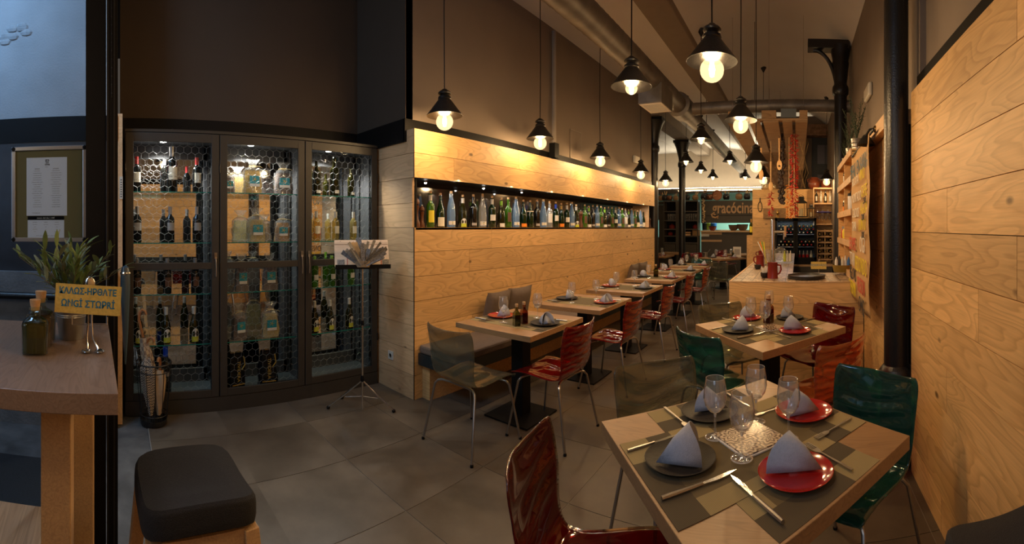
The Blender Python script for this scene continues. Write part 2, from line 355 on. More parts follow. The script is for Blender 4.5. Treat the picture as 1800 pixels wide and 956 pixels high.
# ---------------------------------------------------------------- walls
def struct(name, mb, m, **k): return tag(mb.build(name, m, **k), kind='structure')
CZ = 4.02
wl = struct('wall_left', MB().box(-3.6, 2.376, 2.3, -3.02, 8.62, CZ + .5).box(-3.6, 2.42, 0, -3.30, 8.5, 2.35), GREY)
wa = struct('wall_alcove', MB().box(-4.1, .02, 0, -3.83, 2.42, CZ + .8), ALCOVE)
we = struct('wall_entrance', MB().box(-4.1, -3.4, 1.16, -3.30, .0, CZ + .8), BLUEW)
MB().box(-3.30, -3.4, 2.16, -3.285, 0, 2.35).build('dark_band', BLACKP, we)
MB().box(-3.30, -3.4, 1.16, -3.29, 0, 2.16).build('dark_dado', mat('dark_dado_paint', (.022, .022, .026), .4, noise=.3), we)
MB().box(-3.9, -3.4, -.01, -3.24, .0, 1.16).build('plinth', CONCW, we)
MB().tube([(-3.20, -3.2, .98), (-3.20, -.35, .98)], .028, 10).build('pipe', DARKMET, we, smooth=True)
sc_ = MB()
for k in range(7):
    a = k * .9; sc_.ball((-3.298, -.80 + .09 * cos(a), 3.02 + .055 * sin(a * 1.3)), .01, .05, .03, 8, 4)
sc_.build('scuff', mat('filler_patch', (.245, .255, .265), .95, noise=.3), we)
# black painted band above cladding: alcove, return, long wall
struct('trim_1', MB().box(-3.835, .02, 2.26, -3.815, 2.37, 2.465), BLACKP)
struct('trim_2', MB().box(-3.83, 2.355, 2.26, -3.02, 2.376, 2.465).box(-3.03, 2.355, 2.26, -3.01, 8.62, 2.465), BLACKP)
struct('wall_return', MB().box(-3.83, 2.37, 2.3, -3.02, 2.45, CZ + .8), ALCOVE)
PIT = .2145
ROWS = [1.5 - PIT * k for k in range(8)]
def plank_run(parent, p0, rot, along, z0, z1, cuts, m, t=.018, gap=.0035):
    """planks of one row; cuts = lengths measured from p0 along the local x axis"""
    for a, b in zip(cuts[:-1], cuts[1:]):
        MB().box(0, 0, 0, b - a - gap, t, z1 - z0 - gap).build('plank', m, parent, (p0[0] + along[0] * a, p0[1] + along[1] * a, z0), rot)
LW = -2.908; YA, YB = 2.375, 8.50
def ly(px): return X(px, 400, LW).y - YA
long_rows = [(2.152, 2.365, [912, 1082]), (1.936, 2.152, [798, 1032, 1122]), (1.2855, 1.5, [864, 1044, 1110]), (1.071, 1.2855, [825, 1009, 1128]),
             (.8565, 1.071, [907, 1078]), (.642, .8565, [955, 1100]), (.4275, .642, [830, 1020]), (.213, .4275, [760, 960, 1090]), (0, .213, [880, 1050])]
back = MB().box(LW - .11, YA + .03, 0, LW - .019, YB, 1.48).box(LW - .11, YA + .03, 1.955, LW - .019, YB, 2.355).build('backing', BLACKP, wl)
for z0, z1, c in long_rows:
    plank_run(wl, (LW, YA + .002), (0, 0, pi/2), (0, 1), z0, z1, [0] + [ly(p) for p in c] + [YB - YA], PINE)
# niche lining
MB().box(-3.28, YA + .02, 1.478, LW, YB, 1.498).build('niche_sill', PINE, wl)
MB().box(-3.28, YA + .02, 1.936, LW - .002, YB, 1.954).build('niche_head', BLACKP, wl)
MB().box(-3.29, YA + .02, 1.49, -3.272, YB, 1.945).build('niche_back', DMIRROR, wl)
MB().box(-3.28, YA + .012, 1.5, LW - .02, YA + .03, 1.936).build('niche_end', PINE2, wl)
MB().box(-3.28, YB - .30, 1.5, LW - .02, YB - .282, 1.936).build('niche_end', PINE2, wl)
# return wall planks (pale, seen against the light)
rw = struct('wall_corner', MB().box(XL - .4, YA + .019, 0, LW - .02, YA + .05, 2.36), BLACKP)
zs = [2.365, 2.152, 1.936, 1.715] + ROWS
zs = sorted(set(zs))
for z0, z1 in zip(zs[:-1], zs[1:]):
    w_ = LW - XL + .12 if z1 < 2.3 else LW - XL + .39
    MB().box(0, 0, 0, w_ - .002 - (0.022 if 1.49 < z0 < 1.93 else 0), .018, z1 - z0 - .0035).build('plank', PINE2, rw, (XL - .12 if z1 < 2.3 else XL - .39, YA, z0))
MB().box(LW - .003, YA - .002, 1.937, LW + .003, YA + .004, 2.365).build('corner_trim', DARKMET, rw)
MB().box(LW - .003, YA - .002, 0, LW + .003, YA + .004, 1.5).build('corner_trim', DARKMET, rw)
# conduit on the upper wall
c_ = thing('conduit', 'dark grey vertical conduit pipe on upper wall left of second row pendants', 'pipe', (-2.965, X(971, 300, -2.99).y, 2.42))
part(c_, 'pipe', MB().tube([(0, 0, -.03), (0, 0, 1.6)], .03, 10), BEAMC, True); part(c_, 'coupling', MB().box(-.04, -.05, -.03, .045, .05, .16), BLACKP)
hp = thing('access_hatch', 'flush taupe access hatch outline on upper left wall', 'hatch', X(1012, 255, -3.015))
part(hp, 'frame', MB().box(0, -.16, -.2, .006, .16, -.19).box(0, -.16, .19, .006, .16, .2).box(0, -.16, -.2, .006, -.15, .2).box(0, .15, -.2, .006, .16, .2), BEAMC)
part(hp, 'panel', MB().box(0, -.148, -.188, .003, .148, .188), GREY)
# right wall with planks
wr = struct('wall_right', MB().box(.80, -2.0, 2.3, 1.1, 2.62, 4.6).box(.76, 2.6, 0, 1.1, 13.5, 4.6), GREY)
MB().box(.715, -2.0, 0, .80, 2.56, 2.33).build('backing', BLACKP, wr)
struct('trim_3', MB().box(.74, -2.0, 2.31, .80, 2.6, 2.44), BLACKP)
def ry(px): return 2.565 - X(px, 400, .695).y
rr = [2.333, 2.115, 1.90, 1.688, 1.4735, 1.259, 1.0445, .83, .6155, .401, .1865, 0]
rc = [[1788], [1850], [], [1665], [1788], [1720], [], [1664], [1840], [1700], [1655]]
for k in range(11):
    cs = [0] + [ry(p) for p in rc[k]] + [3.6]
    plank_run(wr, (.695, 2.565), (0, 0, -pi/2), (0, -1), rr[k+1], rr[k], cs, PINE)
# column-side strip where the cladding returns
MB().box(.697, 2.563, 0, .76, 2.58, 2.33).build('end_cap', PINE, wr)
# vaulted ceiling between beams
def vault(x0, x1, z0, z1, y0, y1, th=.06):
    def fn(u, v):
        return (x0 + (x1 - x0) * u, y0 + (y1 - y0) * v, z0 + (z1 - z0) * sin(pi * u) ** .8 if 0 < u < 1 else z0)
    m = MB().grid(fn, 20, 1); 
    return m
ce = struct('ceiling', vault(-1.35, .80, 4.0, 4.52, -4, 14.2), CEIL, smooth=True)
vault(-3.9, -1.70, 4.0, 4.10, -4, 14.2).build('vault', CEIL, ce, smooth=True)
MB().box(-8, 8.6, 4.0, -3.85, 14.2, 4.05).build('flat_bay', CEIL, ce)
MB().box(-8, -4, 4.62, 3, 14.3, 4.7).build('slab', BLACKP, ce)
MB().box(.78, 8, 4.0, 3, 14.2, 4.05).build('flat_bay', CEIL, ce)
MB().box(-1.70, -3, 3.90, -1.35, 14.2, 4.3).build('beam', BEAMC, ce, bevel=.01)
MB().box(-3.25, 8.6, 3.86, -2.85, 14.2, 4.2).build('beam', BEAMC, ce)
struct('wall_street', MB().box(-8, -4.1, 0, 1.2, -4.0, .6).box(-1.0,-4.1,0,1.2,-4.0,4.5), BLUEW)
struct('wall_far_left', MB().box(-7.3, 8.5, 0, -7.2, 14, 4.2).box(-7.3, 8.62, 0, -3.6, 8.7, 4.2), GREY)
# ---------------------------------------------------------------- far kitchen front
YK = 13.6
wk = struct('wall_back', MB().box(-7.3, 14.0, 2.75, 3, 14.2, 4.6).box(-7.3, 16.4, 0, 3, 16.5, 4.2), CREAM)
MB().box(-7.2, 16.36, 0, 3, 16.4, 4.0).build('kitchen_tiling', mat('kitchen_tile', (.45, .68, .58), .3), wk)
MB().box(-7.2, YK - .08, 2.60, -.6, 14.0, 2.76).build('cove_ledge', KIT, wk)
MB().box(-7.1, YK + .0, 2.762, -.95, YK + .03, 2.775).build('led_strip', glow('led_strip_glow', (1, .86, .62), 25), wk)
# ================================================================ pendants
BULB = bpy.data.materials.new('bulb_glass'); BULB.use_nodes = True
_n = BULB.node_tree; _n.nodes.clear(); _o = nd(_n, 'ShaderNodeOutputMaterial'); _e = nd(_n, 'ShaderNodeEmission'); _t = nd(_n, 'ShaderNodeBsdfTransparent'); _m = nd(_n, 'ShaderNodeMixShader')
_e.inputs[0].default_value = (1, .66, .30, 1); _e.inputs[1].default_value = 2.2; _m.inputs[0].default_value = .40
_n.links.new(_t.outputs[0], _m.inputs[1]); _n.links.new(_e.outputs[0], _m.inputs[2]); _n.links.new(_m.outputs[0], _o.inputs[0])
FIL = glow('filament_glow', (1, .80, .45), 60)
SHADE_IN = mat('shade_inner_gold', (.70, .42, .15), .55, noise=.25, nscale=30)
def pendant(label, x, y, z, big=True, power=20, group=None):
    t = thing('pendant_lamp', label, 'lamp', (x, y, z), random.uniform(0, 6))
    if 'shade' not in KIDS:
        KIDS['shade'] = MB().lathe([(.150, 0), (.151, .003), (.052, .135), (.05, .14), (.046, .137), (.146, .0)], 32).mesh('lamp_shade', IRON, True)
        KIDS['inner'] = MB().lathe([(.1435, .001), (.0435, .134)], 32).mesh('shade_lining', SHADE_IN, True)
        KIDS['cap'] = MB().lathe([(.052, .135), (.056, .142), (.052, .158), (.04, .164), (.036, .172), (.052, .180), (.055, .19), (.046, .202), (.028, .212), (.02, .222), (.008, .225)], 20).mesh('lamp_cap', IRON, True)
        KIDS['socket'] = MB().lathe([(.022, .06), (.022, .135)], 12).mesh('socket', DARKMET, True)
        for nm, s in (('bulbB', .071), ('bulbS', .045)):
            KIDS[nm] = MB().lathe([(.018, .075 if s > .05 else .05)] + [(s * sin(a), -.048 * (1 if s > .05 else .2) - s * cos(a)) for a in [pi * .82 - pi*.82 * k / 10 for k in range(11)]][:-1] + [(1e-6, -.048 * (1 if s > .05 else .2) - s)], 20).mesh('bulb', BULB, True)
        KIDS['fil'] = MB().lathe([(1e-6, -.045), (.012, -.04), (.018, .0), (.012, .04), (1e-6, .045)], 8).mesh('filament', FIL, True)
        KIDS['rose'] = MB().lathe([(.012, -.09), (.02, -.07), (.05, -.02), (.055, 0)], 14).mesh('ceiling_rose', DARKMET, True)
    link('lamp_shade', KIDS['shade'], t); link('shade_lining', KIDS['inner'], t); link('lamp_cap', KIDS['cap'], t); link('socket', KIDS['socket'], t)
    b = link('bulb', KIDS['bulbB' if big else 'bulbS'], t)
    link('filament', KIDS['fil'], b, (0, 0, -.045 if big else -.01))
    u = (x + 1.35) / 2.15; cz = 4.0 + .52 * sin(pi * u) ** .8 if 0 < u < 1 else 4.02
    if x < -1.72: cz = 4.0 + .1 * sin(pi * (x + 3.9) / 2.2) ** .8
    if -1.72 < x < -1.33: cz = 3.90
    if y > 8.6 and x < -2.85: cz = 3.86
    part(t, 'cord', MB().tube([(0, 0, .22), (.004, .003, (cz - z) * .5), (0, 0, cz - z - .08)], .005, 6), DARKMET, True)
    link('ceiling_rose', KIDS['rose'], t, (0, 0, cz - z))
    l = light('POINT', 'pendant_light', (x, y, z - (.05 if big else .02)), power, WARM, .05)
def pp(px, py, w, dx=0):
    r = .3 * F / w; a = az(px); return r * sin(a), r * cos(a), EYE + (Y0 - py) * r / F
P = [  # px, py of the rim, width in the photo, big bulb, label
 (1251.5, 109, 90, 1, 'largest pendant lamp with black cone shade, nearest the camera above the aisle'),
 (1110, 153, 72, 0, 'black cone pendant lamp hanging beneath the near end of the round air duct'),
 (781.5, 204, 63.5, 1, 'leftmost pendant lamp, hanging above the first table of the wall bench'),
 (949.5, 244, 48, 1, 'second pendant lamp from the left along the upper wall above the bottles'),
 (1055, 278, 38, 1, 'third pendant lamp from the left along the upper wall above the bottles'),
 (1126.5, 303, 30, 1, 'fourth pendant lamp from the left, at the far end of the bottle niche'),
 (1302, 212, 57, 1, 'black pendant lamp in front of the hanging pallet edge'),
 (1232.5, 246, 40, 0, 'pendant lamp crossing the round duct above the far tables'),
 (1206, 285, 27, 0, 'small far pendant lamp beside the second iron column'),
 (1170, 318, 24.5, 1, 'far pendant lamp between the two left iron columns'),
 (1232, 300, 23, 0, 'small far pendant lamp below the one crossing the duct'),
 (1253, 312, 20, 0, 'small far pendant lamp in front of the glowing cove, middle one'),
 (1283, 284, 26, 0, 'small far pendant lamp under the far end of the round duct'),
 (1310, 312, 20, 0, 'smallest far pendant lamp left of the pine bar wall'),
 (1329, 286, 38, 1, 'pendant lamp beside the wooden spoons under the pallet'),
 (1342, 313, 26, 1, 'pendant lamp half hidden behind the wooden spoons'),
 (1453, 316, 25, 1, 'pendant lamp in front of the dark window above the bar bottles')]
for i, (px, py, wd, big, lab) in enumerate(P):
    x, y, z = pp(px, py, wd)
    y = min(y, 12.6)
    if i == 16: x, y, z = Y(px, py, 8.9)
    if i == 14: x, y, z = Y(px, py, 5.22)
    if i == 15: x, y, z = Y(px, py, 8.0)
    pendant(lab, x, y, z, bool(big), (26, 22, 17, 16, 16, 16, 22, 18, 12, 12, 10, 10, 12, 10, 22, 12, 16)[i] * 1.75)
for x, y, lab in ((-.6, .75, 'added unseen cone pendant for warm fill over the near corner of the large table'), (-.35, -1.1, 'added unseen cone pendant for warm fill just inside the entrance')): pendant(lab, x, y, 2.55, True, 20)  # pendants out of view, added to warm the entrance end
# clear glass pendant
x, y, z = pp(1355, 325, 24); y = 9.0
t = thing('glass_pendant', 'small clear glass fringed shade lamp under the pallet above the bar', 'lamp', Y(1352, 326, 9.2))
part(t, 'lamp_shade', MB().lathe([(.03, .06), (.09, .045), (.15, .01), (.16, -.03), (.155, -.06)], 20), thin_glass('ribbed_glass', (.95, .9, .8), 1.5, .1, 2, .1, .3, (.9, .75, .5)), True)
part(t, 'cord', MB().tube([(0, 0, .06), (0, 0, 4.46 - t.location.z)], .005, 6), DARKMET)
# ================================================================ chairs
RED = tinted('red_plastic', (.62, .022, .015), (.30, .0, .004), body=.22)
ORANGE = tinted('orange_plastic', (.95, .36, .09), (.66, .12, .025), body=.2)
SMOKE = tinted('smoke_plastic', (.62, .62, .50), (.50, .50, .40), gloss=.35, bs=3, bump=.12)
GREEN = tinted('green_plastic', (.12, .46, .39), (.045, .27, .225), bs=5, bump=.15)
RED2 = tinted('deep_red_plastic', (.42, .008, .012), (.28, .0, .006), bs=3, bump=.12, body=.10)
GLEG = mat('satin_chrome_leg', (.36, .33, .30), .3, .9)
def shell(u, v):
    """u across -1..1, v along the profile 0 front edge .. 1 top edge"""
    pts = [(.225, .437), (.20, .452), (.10, .455), (-.02, .443), (-.11, .44), (-.175, .462), (-.212, .53), (-.232, .62), (-.250, .72), (-.272, .825)]
    f = v * (len(pts) - 1); i = min(int(f), len(pts) - 2); t_ = f - i
    p0, p1 = pts[max(i-1, 0)], pts[i]; p2, p3 = pts[i+1], pts[min(i+2, len(pts)-1)]
    q = [0.5 * ((2*p1[k]) + (-p0[k]+p2[k])*t_ + (2*p0[k]-5*p1[k]+4*p2[k]-p3[k])*t_*t_ + (-p0[k]+3*p1[k]-3*p2[k]+p3[k])*t_**3) for k in (0, 1)]
    w = .215 + .012 * cos(v * pi * 2) ; back = min(max((v - .5) * 3, 0), 1)
    if v < .08: w -= .05 * (1 - v / .08) ** 2
    if v > .93: w -= .02 * ((v - .93) / .07) ** 2
    up = .018 * abs(u) ** 3 * (1 - back) * (1 if v > .05 else .4)
    seat_rip = .004 * sin(46 * hypot(u * .22, (v - .28) * .62)) * (1 - back)
    rip = .006 * sin(v * 62 + 2.2 * sin(u * 2.6 + v * 9) + u * 1.2) * back * (1 - abs(u) ** 6)
    return (u * w, q[0] + back * .045 * u * u + rip, q[1] + up + seat_rip + .012 * back * abs(u) ** 4 * (1 if v > .9 else 0))
shell_me = MB().grid(lambda a, b: shell(a * 2 - 1, b), 20, 52).mesh('shell', RED, True)
leg_mes = []
for sx in (-1, 1):
    for sy in (-1, 1):
        y0_ = .13 if sy > 0 else -.12
        leg_mes.append(MB().tube([(sx*.07, y0_, .425), (sx*.15, y0_ + sy*.02, .427), (sx*.178, y0_ + sy*.035, .42), (sx*.197, y0_ + sy*.048, .395), (sx*.243, .245 if sy > 0 else -.24, .003)], .0085, 8).mesh('leg', GLEG, True))
foot_me = MB().lathe([(.011, 0), (.012, .008), (.009, .018)], 8).mesh('foot_cap', BLACKP)
mount_me = MB().box(-.11, -.13, .418, .11, -.11, .43).box(-.11, .12, .418, .11, .14, .43).box(-.01, -.12, .418, .01, .13, .428).mesh('seat_mount', GLEG)
def chair0():
    t = thing('dining_chair', 'x', 'chair', (0, 0, 0), 0)
    s = link('seat_shell', shell_me, t); md = s.modifiers.new('thickness', 'SOLIDIFY'); md.thickness = .006
    for m_, (sx, sy) in zip(leg_mes, ((-1,-1),(-1,1),(1,-1),(1,1))):
        l = link('leg', m_, t); link('foot_cap', foot_me, l, (sx*.243, .245 if sy > 0 else -.24, 0))
    link('seat_mount', mount_me, t); return t
CH = None
COLS = {'deep': RED2, 'red': RED, 'orange': ORANGE, 'smoke': SMOKE, 'green': GREEN}
def chair(col, label, x, y, face, group=None):
    """face: heading of the chair's front in degrees, 0 = +Y, 90 = +X"""
    global CH
    r = -radians(face)
    if CH is None: CH = chair0(); o = CH; o['label'] = label; o.location = (x, y, 0); o.rotation_euler = (0, 0, r); return o
    return dup(CH, label, (x, y, 0), r, mats={'red_plastic': COLS[col]} if col != 'red' else None)
chair('red', 'red translucent plastic chair at the first bench table, back to the aisle', -1.69, 2.68, -90)
chair('smoke', 'smoke grey translucent chair beside the open end of the wall bench', -2.08, 2.22, 2)
chair('red', 'red translucent chair at the second bench table from the front', -1.70, 3.76, -90)
chair('red', 'dark red translucent chair at the third bench table from the front', -1.69, 4.84, -90)
chair('red', 'dark red translucent chair at the fourth bench table from the front', -1.72, 5.98, -90)
chair('red', 'dark red translucent chair at the fifth bench table from the front', -1.72, 7.08, -90)
chair('green', 'green translucent chair behind the red ones at the sixth bench table', -2.02, 8.78, 180)
chair('smoke', 'smoke grey chair on the aisle, left of the far double table', -1.52, 8.55, 10)
# diamond tables
chair('deep', 'glossy deep red chair in the bottom foreground left of the large table', -.55, 1.15, 72)
chair('smoke', 'smoke grey chair behind the large foreground table, left of the green one', -.53, 1.87, 135)
chair('green', 'dark green glossy chair right of the large foreground table near the column', .21, 1.80, 222)
chair('green', 'teal green chair at the near left side of the middle table', -.50, 2.86, 36)
chair('orange', 'orange translucent chair at the near right side of the middle table', .12, 2.72, -44)
chair('deep', 'red glossy chair behind the middle table beside the counter front', .17, 3.55, 222)
chair('smoke', 'smoke grey chair behind the middle table at the counter corner', -.52, 3.56, 138)
# ================================================================ tables
SLABM = OAK
def base(t, s=.42, h=.71):
    part(t, 'column', MB().box(-.055, -.055, .012, .055, .055, h), BLACKP, bevel=.002)
    part(t, 'base_plate', MB().box(-s/2, -s/2, 0, s/2, s/2, .014), BLACKP, bevel=.003)
    part(t, 'mounting_plate', MB().box(-.16, -.16, h - .004, .16, .16, h), BLACKP)
def rect_table(label, x, y, sx, sy, rot=0, group=None):
    t = thing('restaurant_table', label, 'table', (x, y, 0), rot, group)
    part(t, 'tabletop', MB().box(-sx/2, -sy/2, .71, sx/2, sy/2, .75), OAK, bevel=.002); base(t); return t
plate_me = MB().lathe([(1e-6, .006), (.07, .006), (.098, .012), (.112, .018), (.115, .017), (.1, .004), (.07, 0), (1e-6, 0)], 36).mesh('plate', PLBLK, True)
plate_red = MB().lathe([(1e-6, .006), (.07, .006), (.098, .012), (.112, .018), (.115, .017), (.1, .004), (.07, 0), (1e-6, 0)], 36).mesh('plate', PLRED, True)
def nap_pt(a, b):
    # folded cone: apex pulled over, open rim
    ang = (a - .5) * 2.5
    r = .078 * b; 
    return (r * sin(ang) * .75, -.045 + b * .075 * (1 - abs(a - .5) * .9), .105 * (1 - b) * 1 + .012 * cos(ang) * b + .002)
def napkin_mesh():
    m = MB(); m.grid(nap_pt, 14, 8)
    m.add([(0, -.045, .107), (-.062, .012, .003), (.0, -.055, .002)], [(0, 1, 2)]); m.add([(0, -.045, .107), (.0, -.055, .002), (.062, .012, .003)], [(0, 1, 2)])
    return m.mesh('napkin', NAPK, True)
def cone_napkin():
    """upright napkin folded to a cone that lies on its open side"""
    m = MB(); n = 16; V = []; Fc = []
    ap = Vector((-.058, -.028, .006)); 
    for k in range(n + 1):
        a = pi * k / n
        p = Vector((.055, .075 * cos(a) * .72, .004 + .088 * sin(a) ** .8))
        p.x += -.028 * sin(a) ** 2
        V.append(p)
    m.v = [tuple(ap)] + [tuple(p) for p in V] + [tuple(ap.lerp(p, .5) + Vector((0, 0, .010 * sin(pi * k / n)))) for k, p in enumerate(V)]
    for k in range(n):
        m.f.append((0, n + 2 + k + 1, n + 2 + k)); m.f.append((n + 2 + k, n + 2 + k + 1, k + 2, k + 1))
    # inner fold
    b = len(m.v); m.v += [(.050, .045, .006), (.012, .0, .078), (.050, -.045, .006), (.02, 0, .004)]
    m.f += [(b, b+1, b+2), (b, b+3, b+2)]
    return m.mesh('napkin', NAPK, True)
NAP = cone_napkin()
wine_me = MB().lathe([(1e-6, .0015), (.032, .0015), (.034, .003), (.03, .005), (.008, .010), (.004, .02), (.0036, .07), (.006, .082), (.022, .092), (.034, .11), (.0395, .135), (.038, .165), (.032, .20), (.0315, .201), (.030, .2), (.0365, .165), (.038, .135), (.0325, .111), (.02, .095), (1e-6, .088)], 28).mesh('wine_glass', G_GLASS, True)
RIM_HIGHLIGHT = thin_glass('glass_rim_highlight', (.9, .9, .9), 1.5, .1, 1.0, .3, .35, (1, 1, 1)); wine_me.materials.append(RIM_HIGHLIGHT)  # whitened faces paint a light-catching highlight on rim, foot edge and stem top
for p_ in wine_me.polygons:
    z_ = p_.center.z; r_ = hypot(p_.center.x, p_.center.y)
    if z_ > .1995 or (z_ < .0042 and r_ > .025) or .074 < z_ < .09: p_.material_index = 1
used_labels = {}
def uniq(l):
    used_labels[l] = used_labels.get(l, 0) + 1
    if used_labels[l] > 1: print('DUPLABEL', l)
    return l
def plate(kind, where, x, y, z=.7515):
    o = link('plate', plate_red if kind == 'red' else plate_me, None, (x, y, z), (0, 0, random.uniform(0, 6)))
    return tag(o, uniq(f"round {'glossy red' if kind == 'red' else 'dark slate'} plate {where}"), 'plate')
def napkin(where, x, y, rot, z=.759, s=1.0):
    o = link('napkin', NAP, None, (x, y, z), (0, 0, rot)); o.scale = (s, s, s); md = o.modifiers.new('cloth', 'SOLIDIFY'); md.thickness = .0022
    return tag(o, uniq(f'pale folded napkin on the {where}'), 'napkin')
def glass(where, x, y, z=.7515, s=1.0):
    o = link('wine_glass', wine_me, None, (x, y, z), (0, 0, 0)); o.scale = (s, s, s)
    return tag(o, uniq(f'empty stemmed wine glass {where}'), 'glass')
def knife_mes():
    h = MB().tube([(0, 0, .005), (0, .03, .0055), (0, .11, .005)], [.0052, .0058, .0045], 8).mesh('handle', STEEL, True)
    b = MB().prism([(-.004, .108), (.004, .108), (.006, .13), (.0085, .15), (.0065, .185), (0, .212), (-.0055, .19), (-.004, .13)], .0035, .0058).mesh('blade', CHROME)
    return h, b
def fork_mes():
    h = MB().prism([(-.0045, 0), (.0045, 0), (.003, .10), (.0025, .13), (-.0025, .13), (-.003, .10)], .003, .0065).mesh('handle', STEEL)
    m = MB().prism([(-.0025, .128), (.0025, .128), (.010, .142), (.0115, .158), (-.0115, .158), (-.010, .142)], .003, .0055)
    for k in range(4): m.box(-.0115 + k*.0062, .158, .0035, -.0080 + k*.0062, .198, .0065)
    return h, m.mesh('tines', STEEL)
KN, FK = knife_mes(), fork_mes()
def cutlery(kind, where, a, b, z=.752, L=None):
    """from handle end a to tip b (points on the table)"""
    a, b = Vector(a), Vector(b); d = b - a; ln = d.length
    nm = 'knife' if kind == 'knife' else 'fork'
    t = thing(nm, uniq(f'slim steel table {nm} {where}'), 'cutlery', (a.x, a.y, z), atan2(-d.x, d.y))
    t.scale = [min(max(ln / .21, .7), 1.25)] * 3
    for me, n2 in zip(KN if nm == 'knife' else FK, ('handle', 'blade' if nm == 'knife' else 'tines')): link(n2, me, t)
    return t
def bilin(c, u, v):
    a, b_, c_, d = c; return a * (1-u) * (1-v) + b_ * u * (1-v) + c_ * u * v + d * (1-u) * v
def patch_runner(name, label, corners, z, along, lo, hi, seed):
    """woven runner made of tone patches; corners of the table quad; along 0: u spans, 1: v spans"""
    rnd = random.Random(seed)
    P_ = lambda s, w: bilin(corners, s, lo + (hi-lo)*w) if along == 0 else bilin(corners, lo + (hi-lo)*w, s)
    t = thing(name, label, 'placemat', bilin(corners, .5, .5) + Vector((0, 0, z - .75)))
    o = Vector(t.location)
    m0 = MB(); q = [P_(.012, 0), P_(.988, 0), P_(.988, 1), P_(.012, 1)]
    def slab(q, za, zb):
        m = MB(); v = [Vector((p.x, p.y, za)) - o for p in q] + [Vector((p.x, p.y, zb)) - o for p in q]
        m.add(v, [(0,3,2,1),(4,5,6,7),(0,1,5,4),(1,2,6,5),(2,3,7,6),(3,0,4,7)]); return m
    part(t, 'woven_cloth', slab(q, z, z + .0008), WV[0])
    for s0, s1, w0, w1, c in [(.012, .13, 0, .30, 1), (.012, .13, .30, 1, 2), (.13, .24, 0, .3, 2), (.87, .988, .7, 1, 1), (.87, .988, 0, .7, 2), (.76, .87, .7, 1, 2), (.24, .42, .0, .22, 1), (.58, .76, .80, 1, 1), (.13, .30, .82, 1, 1), (.7, .87, 0, .18, 1), (.42, .70, .0, .10, 1), (.30, .5, .88, 1, 1)]:
        part(t, 'woven_patch', slab([P_(s0, w0), P_(s1, w0), P_(s1, w1), P_(s0, w1)], z + .0008, z + .0012), WV[c])
    return t
TPAT = None
def trivet_mat():
    m, nt, b = base_mat('patterned_tile'); L = nt.links; tc = nd(nt, 'ShaderNodeTexCoord'); oi = nd(nt, 'ShaderNodeObjectInfo')
    sp = nd(nt, 'ShaderNodeSeparateXYZ'); L.new(tc.outputs['Object'], sp.inputs[0])
    def M(op, a, b2=None):
        k = nd(nt, 'ShaderNodeMath', operation=op)
        for i, q in enumerate((a, b2)):
            if q is None: continue
            if isinstance(q, (int, float)): k.inputs[i].default_value = q
            else: L.new(q, k.inputs[i])
        return k.outputs[0]
    rad = M('SQRT', M('ADD', M('MULTIPLY', sp.outputs[0], sp.outputs[0]), M('MULTIPLY', sp.outputs[1], sp.outputs[1])))
    an = M('ARCTAN2', sp.outputs[1], sp.outputs[0])
    pet = M('MULTIPLY', M('SINE', M('ADD', M('MULTIPLY', an, 8), M('MULTIPLY', oi.outputs['Random'], 9))), .006)
    ring = M('SINE', M('MULTIPLY', M('ADD', rad, pet), M('ADD', 230, M('MULTIPLY', oi.outputs['Random'], 140))))
    st = M('GREATER_THAN', ring, M('SUBTRACT', M('MULTIPLY', oi.outputs['Random'], .8), .4))
    mx = nd(nt, 'ShaderNodeMix', data_type='RGBA'); L.new(st, mx.inputs['Factor']); mx.inputs['A'].default_value = (.55, .43, .30, 1); mx.inputs['B'].default_value = (.10, .055, .035, 1)
    L.new(mx.outputs['Result'], b.inputs['Base Color']); b.inputs['Roughness'].default_value = .18; return m
TPAT = trivet_mat()
oil_g = thin_glass('olive_oil_glass', (.34, .36, .05), 1.5, .03, 1.6, .06)
amber_g = thin_glass('amber_glass', (.50, .20, .05), 1.5, .03, 1.6, .06)
def oil_bottle(label, x, y, z, s=1.0, amber=False, sq=True):
    t = thing('oil_bottle', label, 'bottle', (x, y, z), .3); t.scale = (s, s, s)
    g = amber_g if amber else oil_g
    if sq: part(t, 'body', MB().lathe([(.001, 0), (.030, 0), (.033, .004), (.033, .085), (.030, .100), (.016, .112), (.013, .118), (.013, .135), (.016, .137), (.016, .143), (.012, .144)], 4).lathe([(.001, .002), (.002, .003)], 4), g, bevel=.005)
    part(t, 'contents', MB().lathe([(1e-6, .004), (.028, .004), (.028, .082), (1e-6, .083)], 4), mat('dark_amber_oil' if amber else 'dark_green_oil', (.10, .03, .005) if amber else (.06, .055, .005), .1), rot=(0, 0, 0))
    part(t, 'stopper', MB().lathe([(.009, .125), (.011, .146), (.013, .160), (.0125, .166), (1e-6, .167)], 10), CORK, True)
    return t
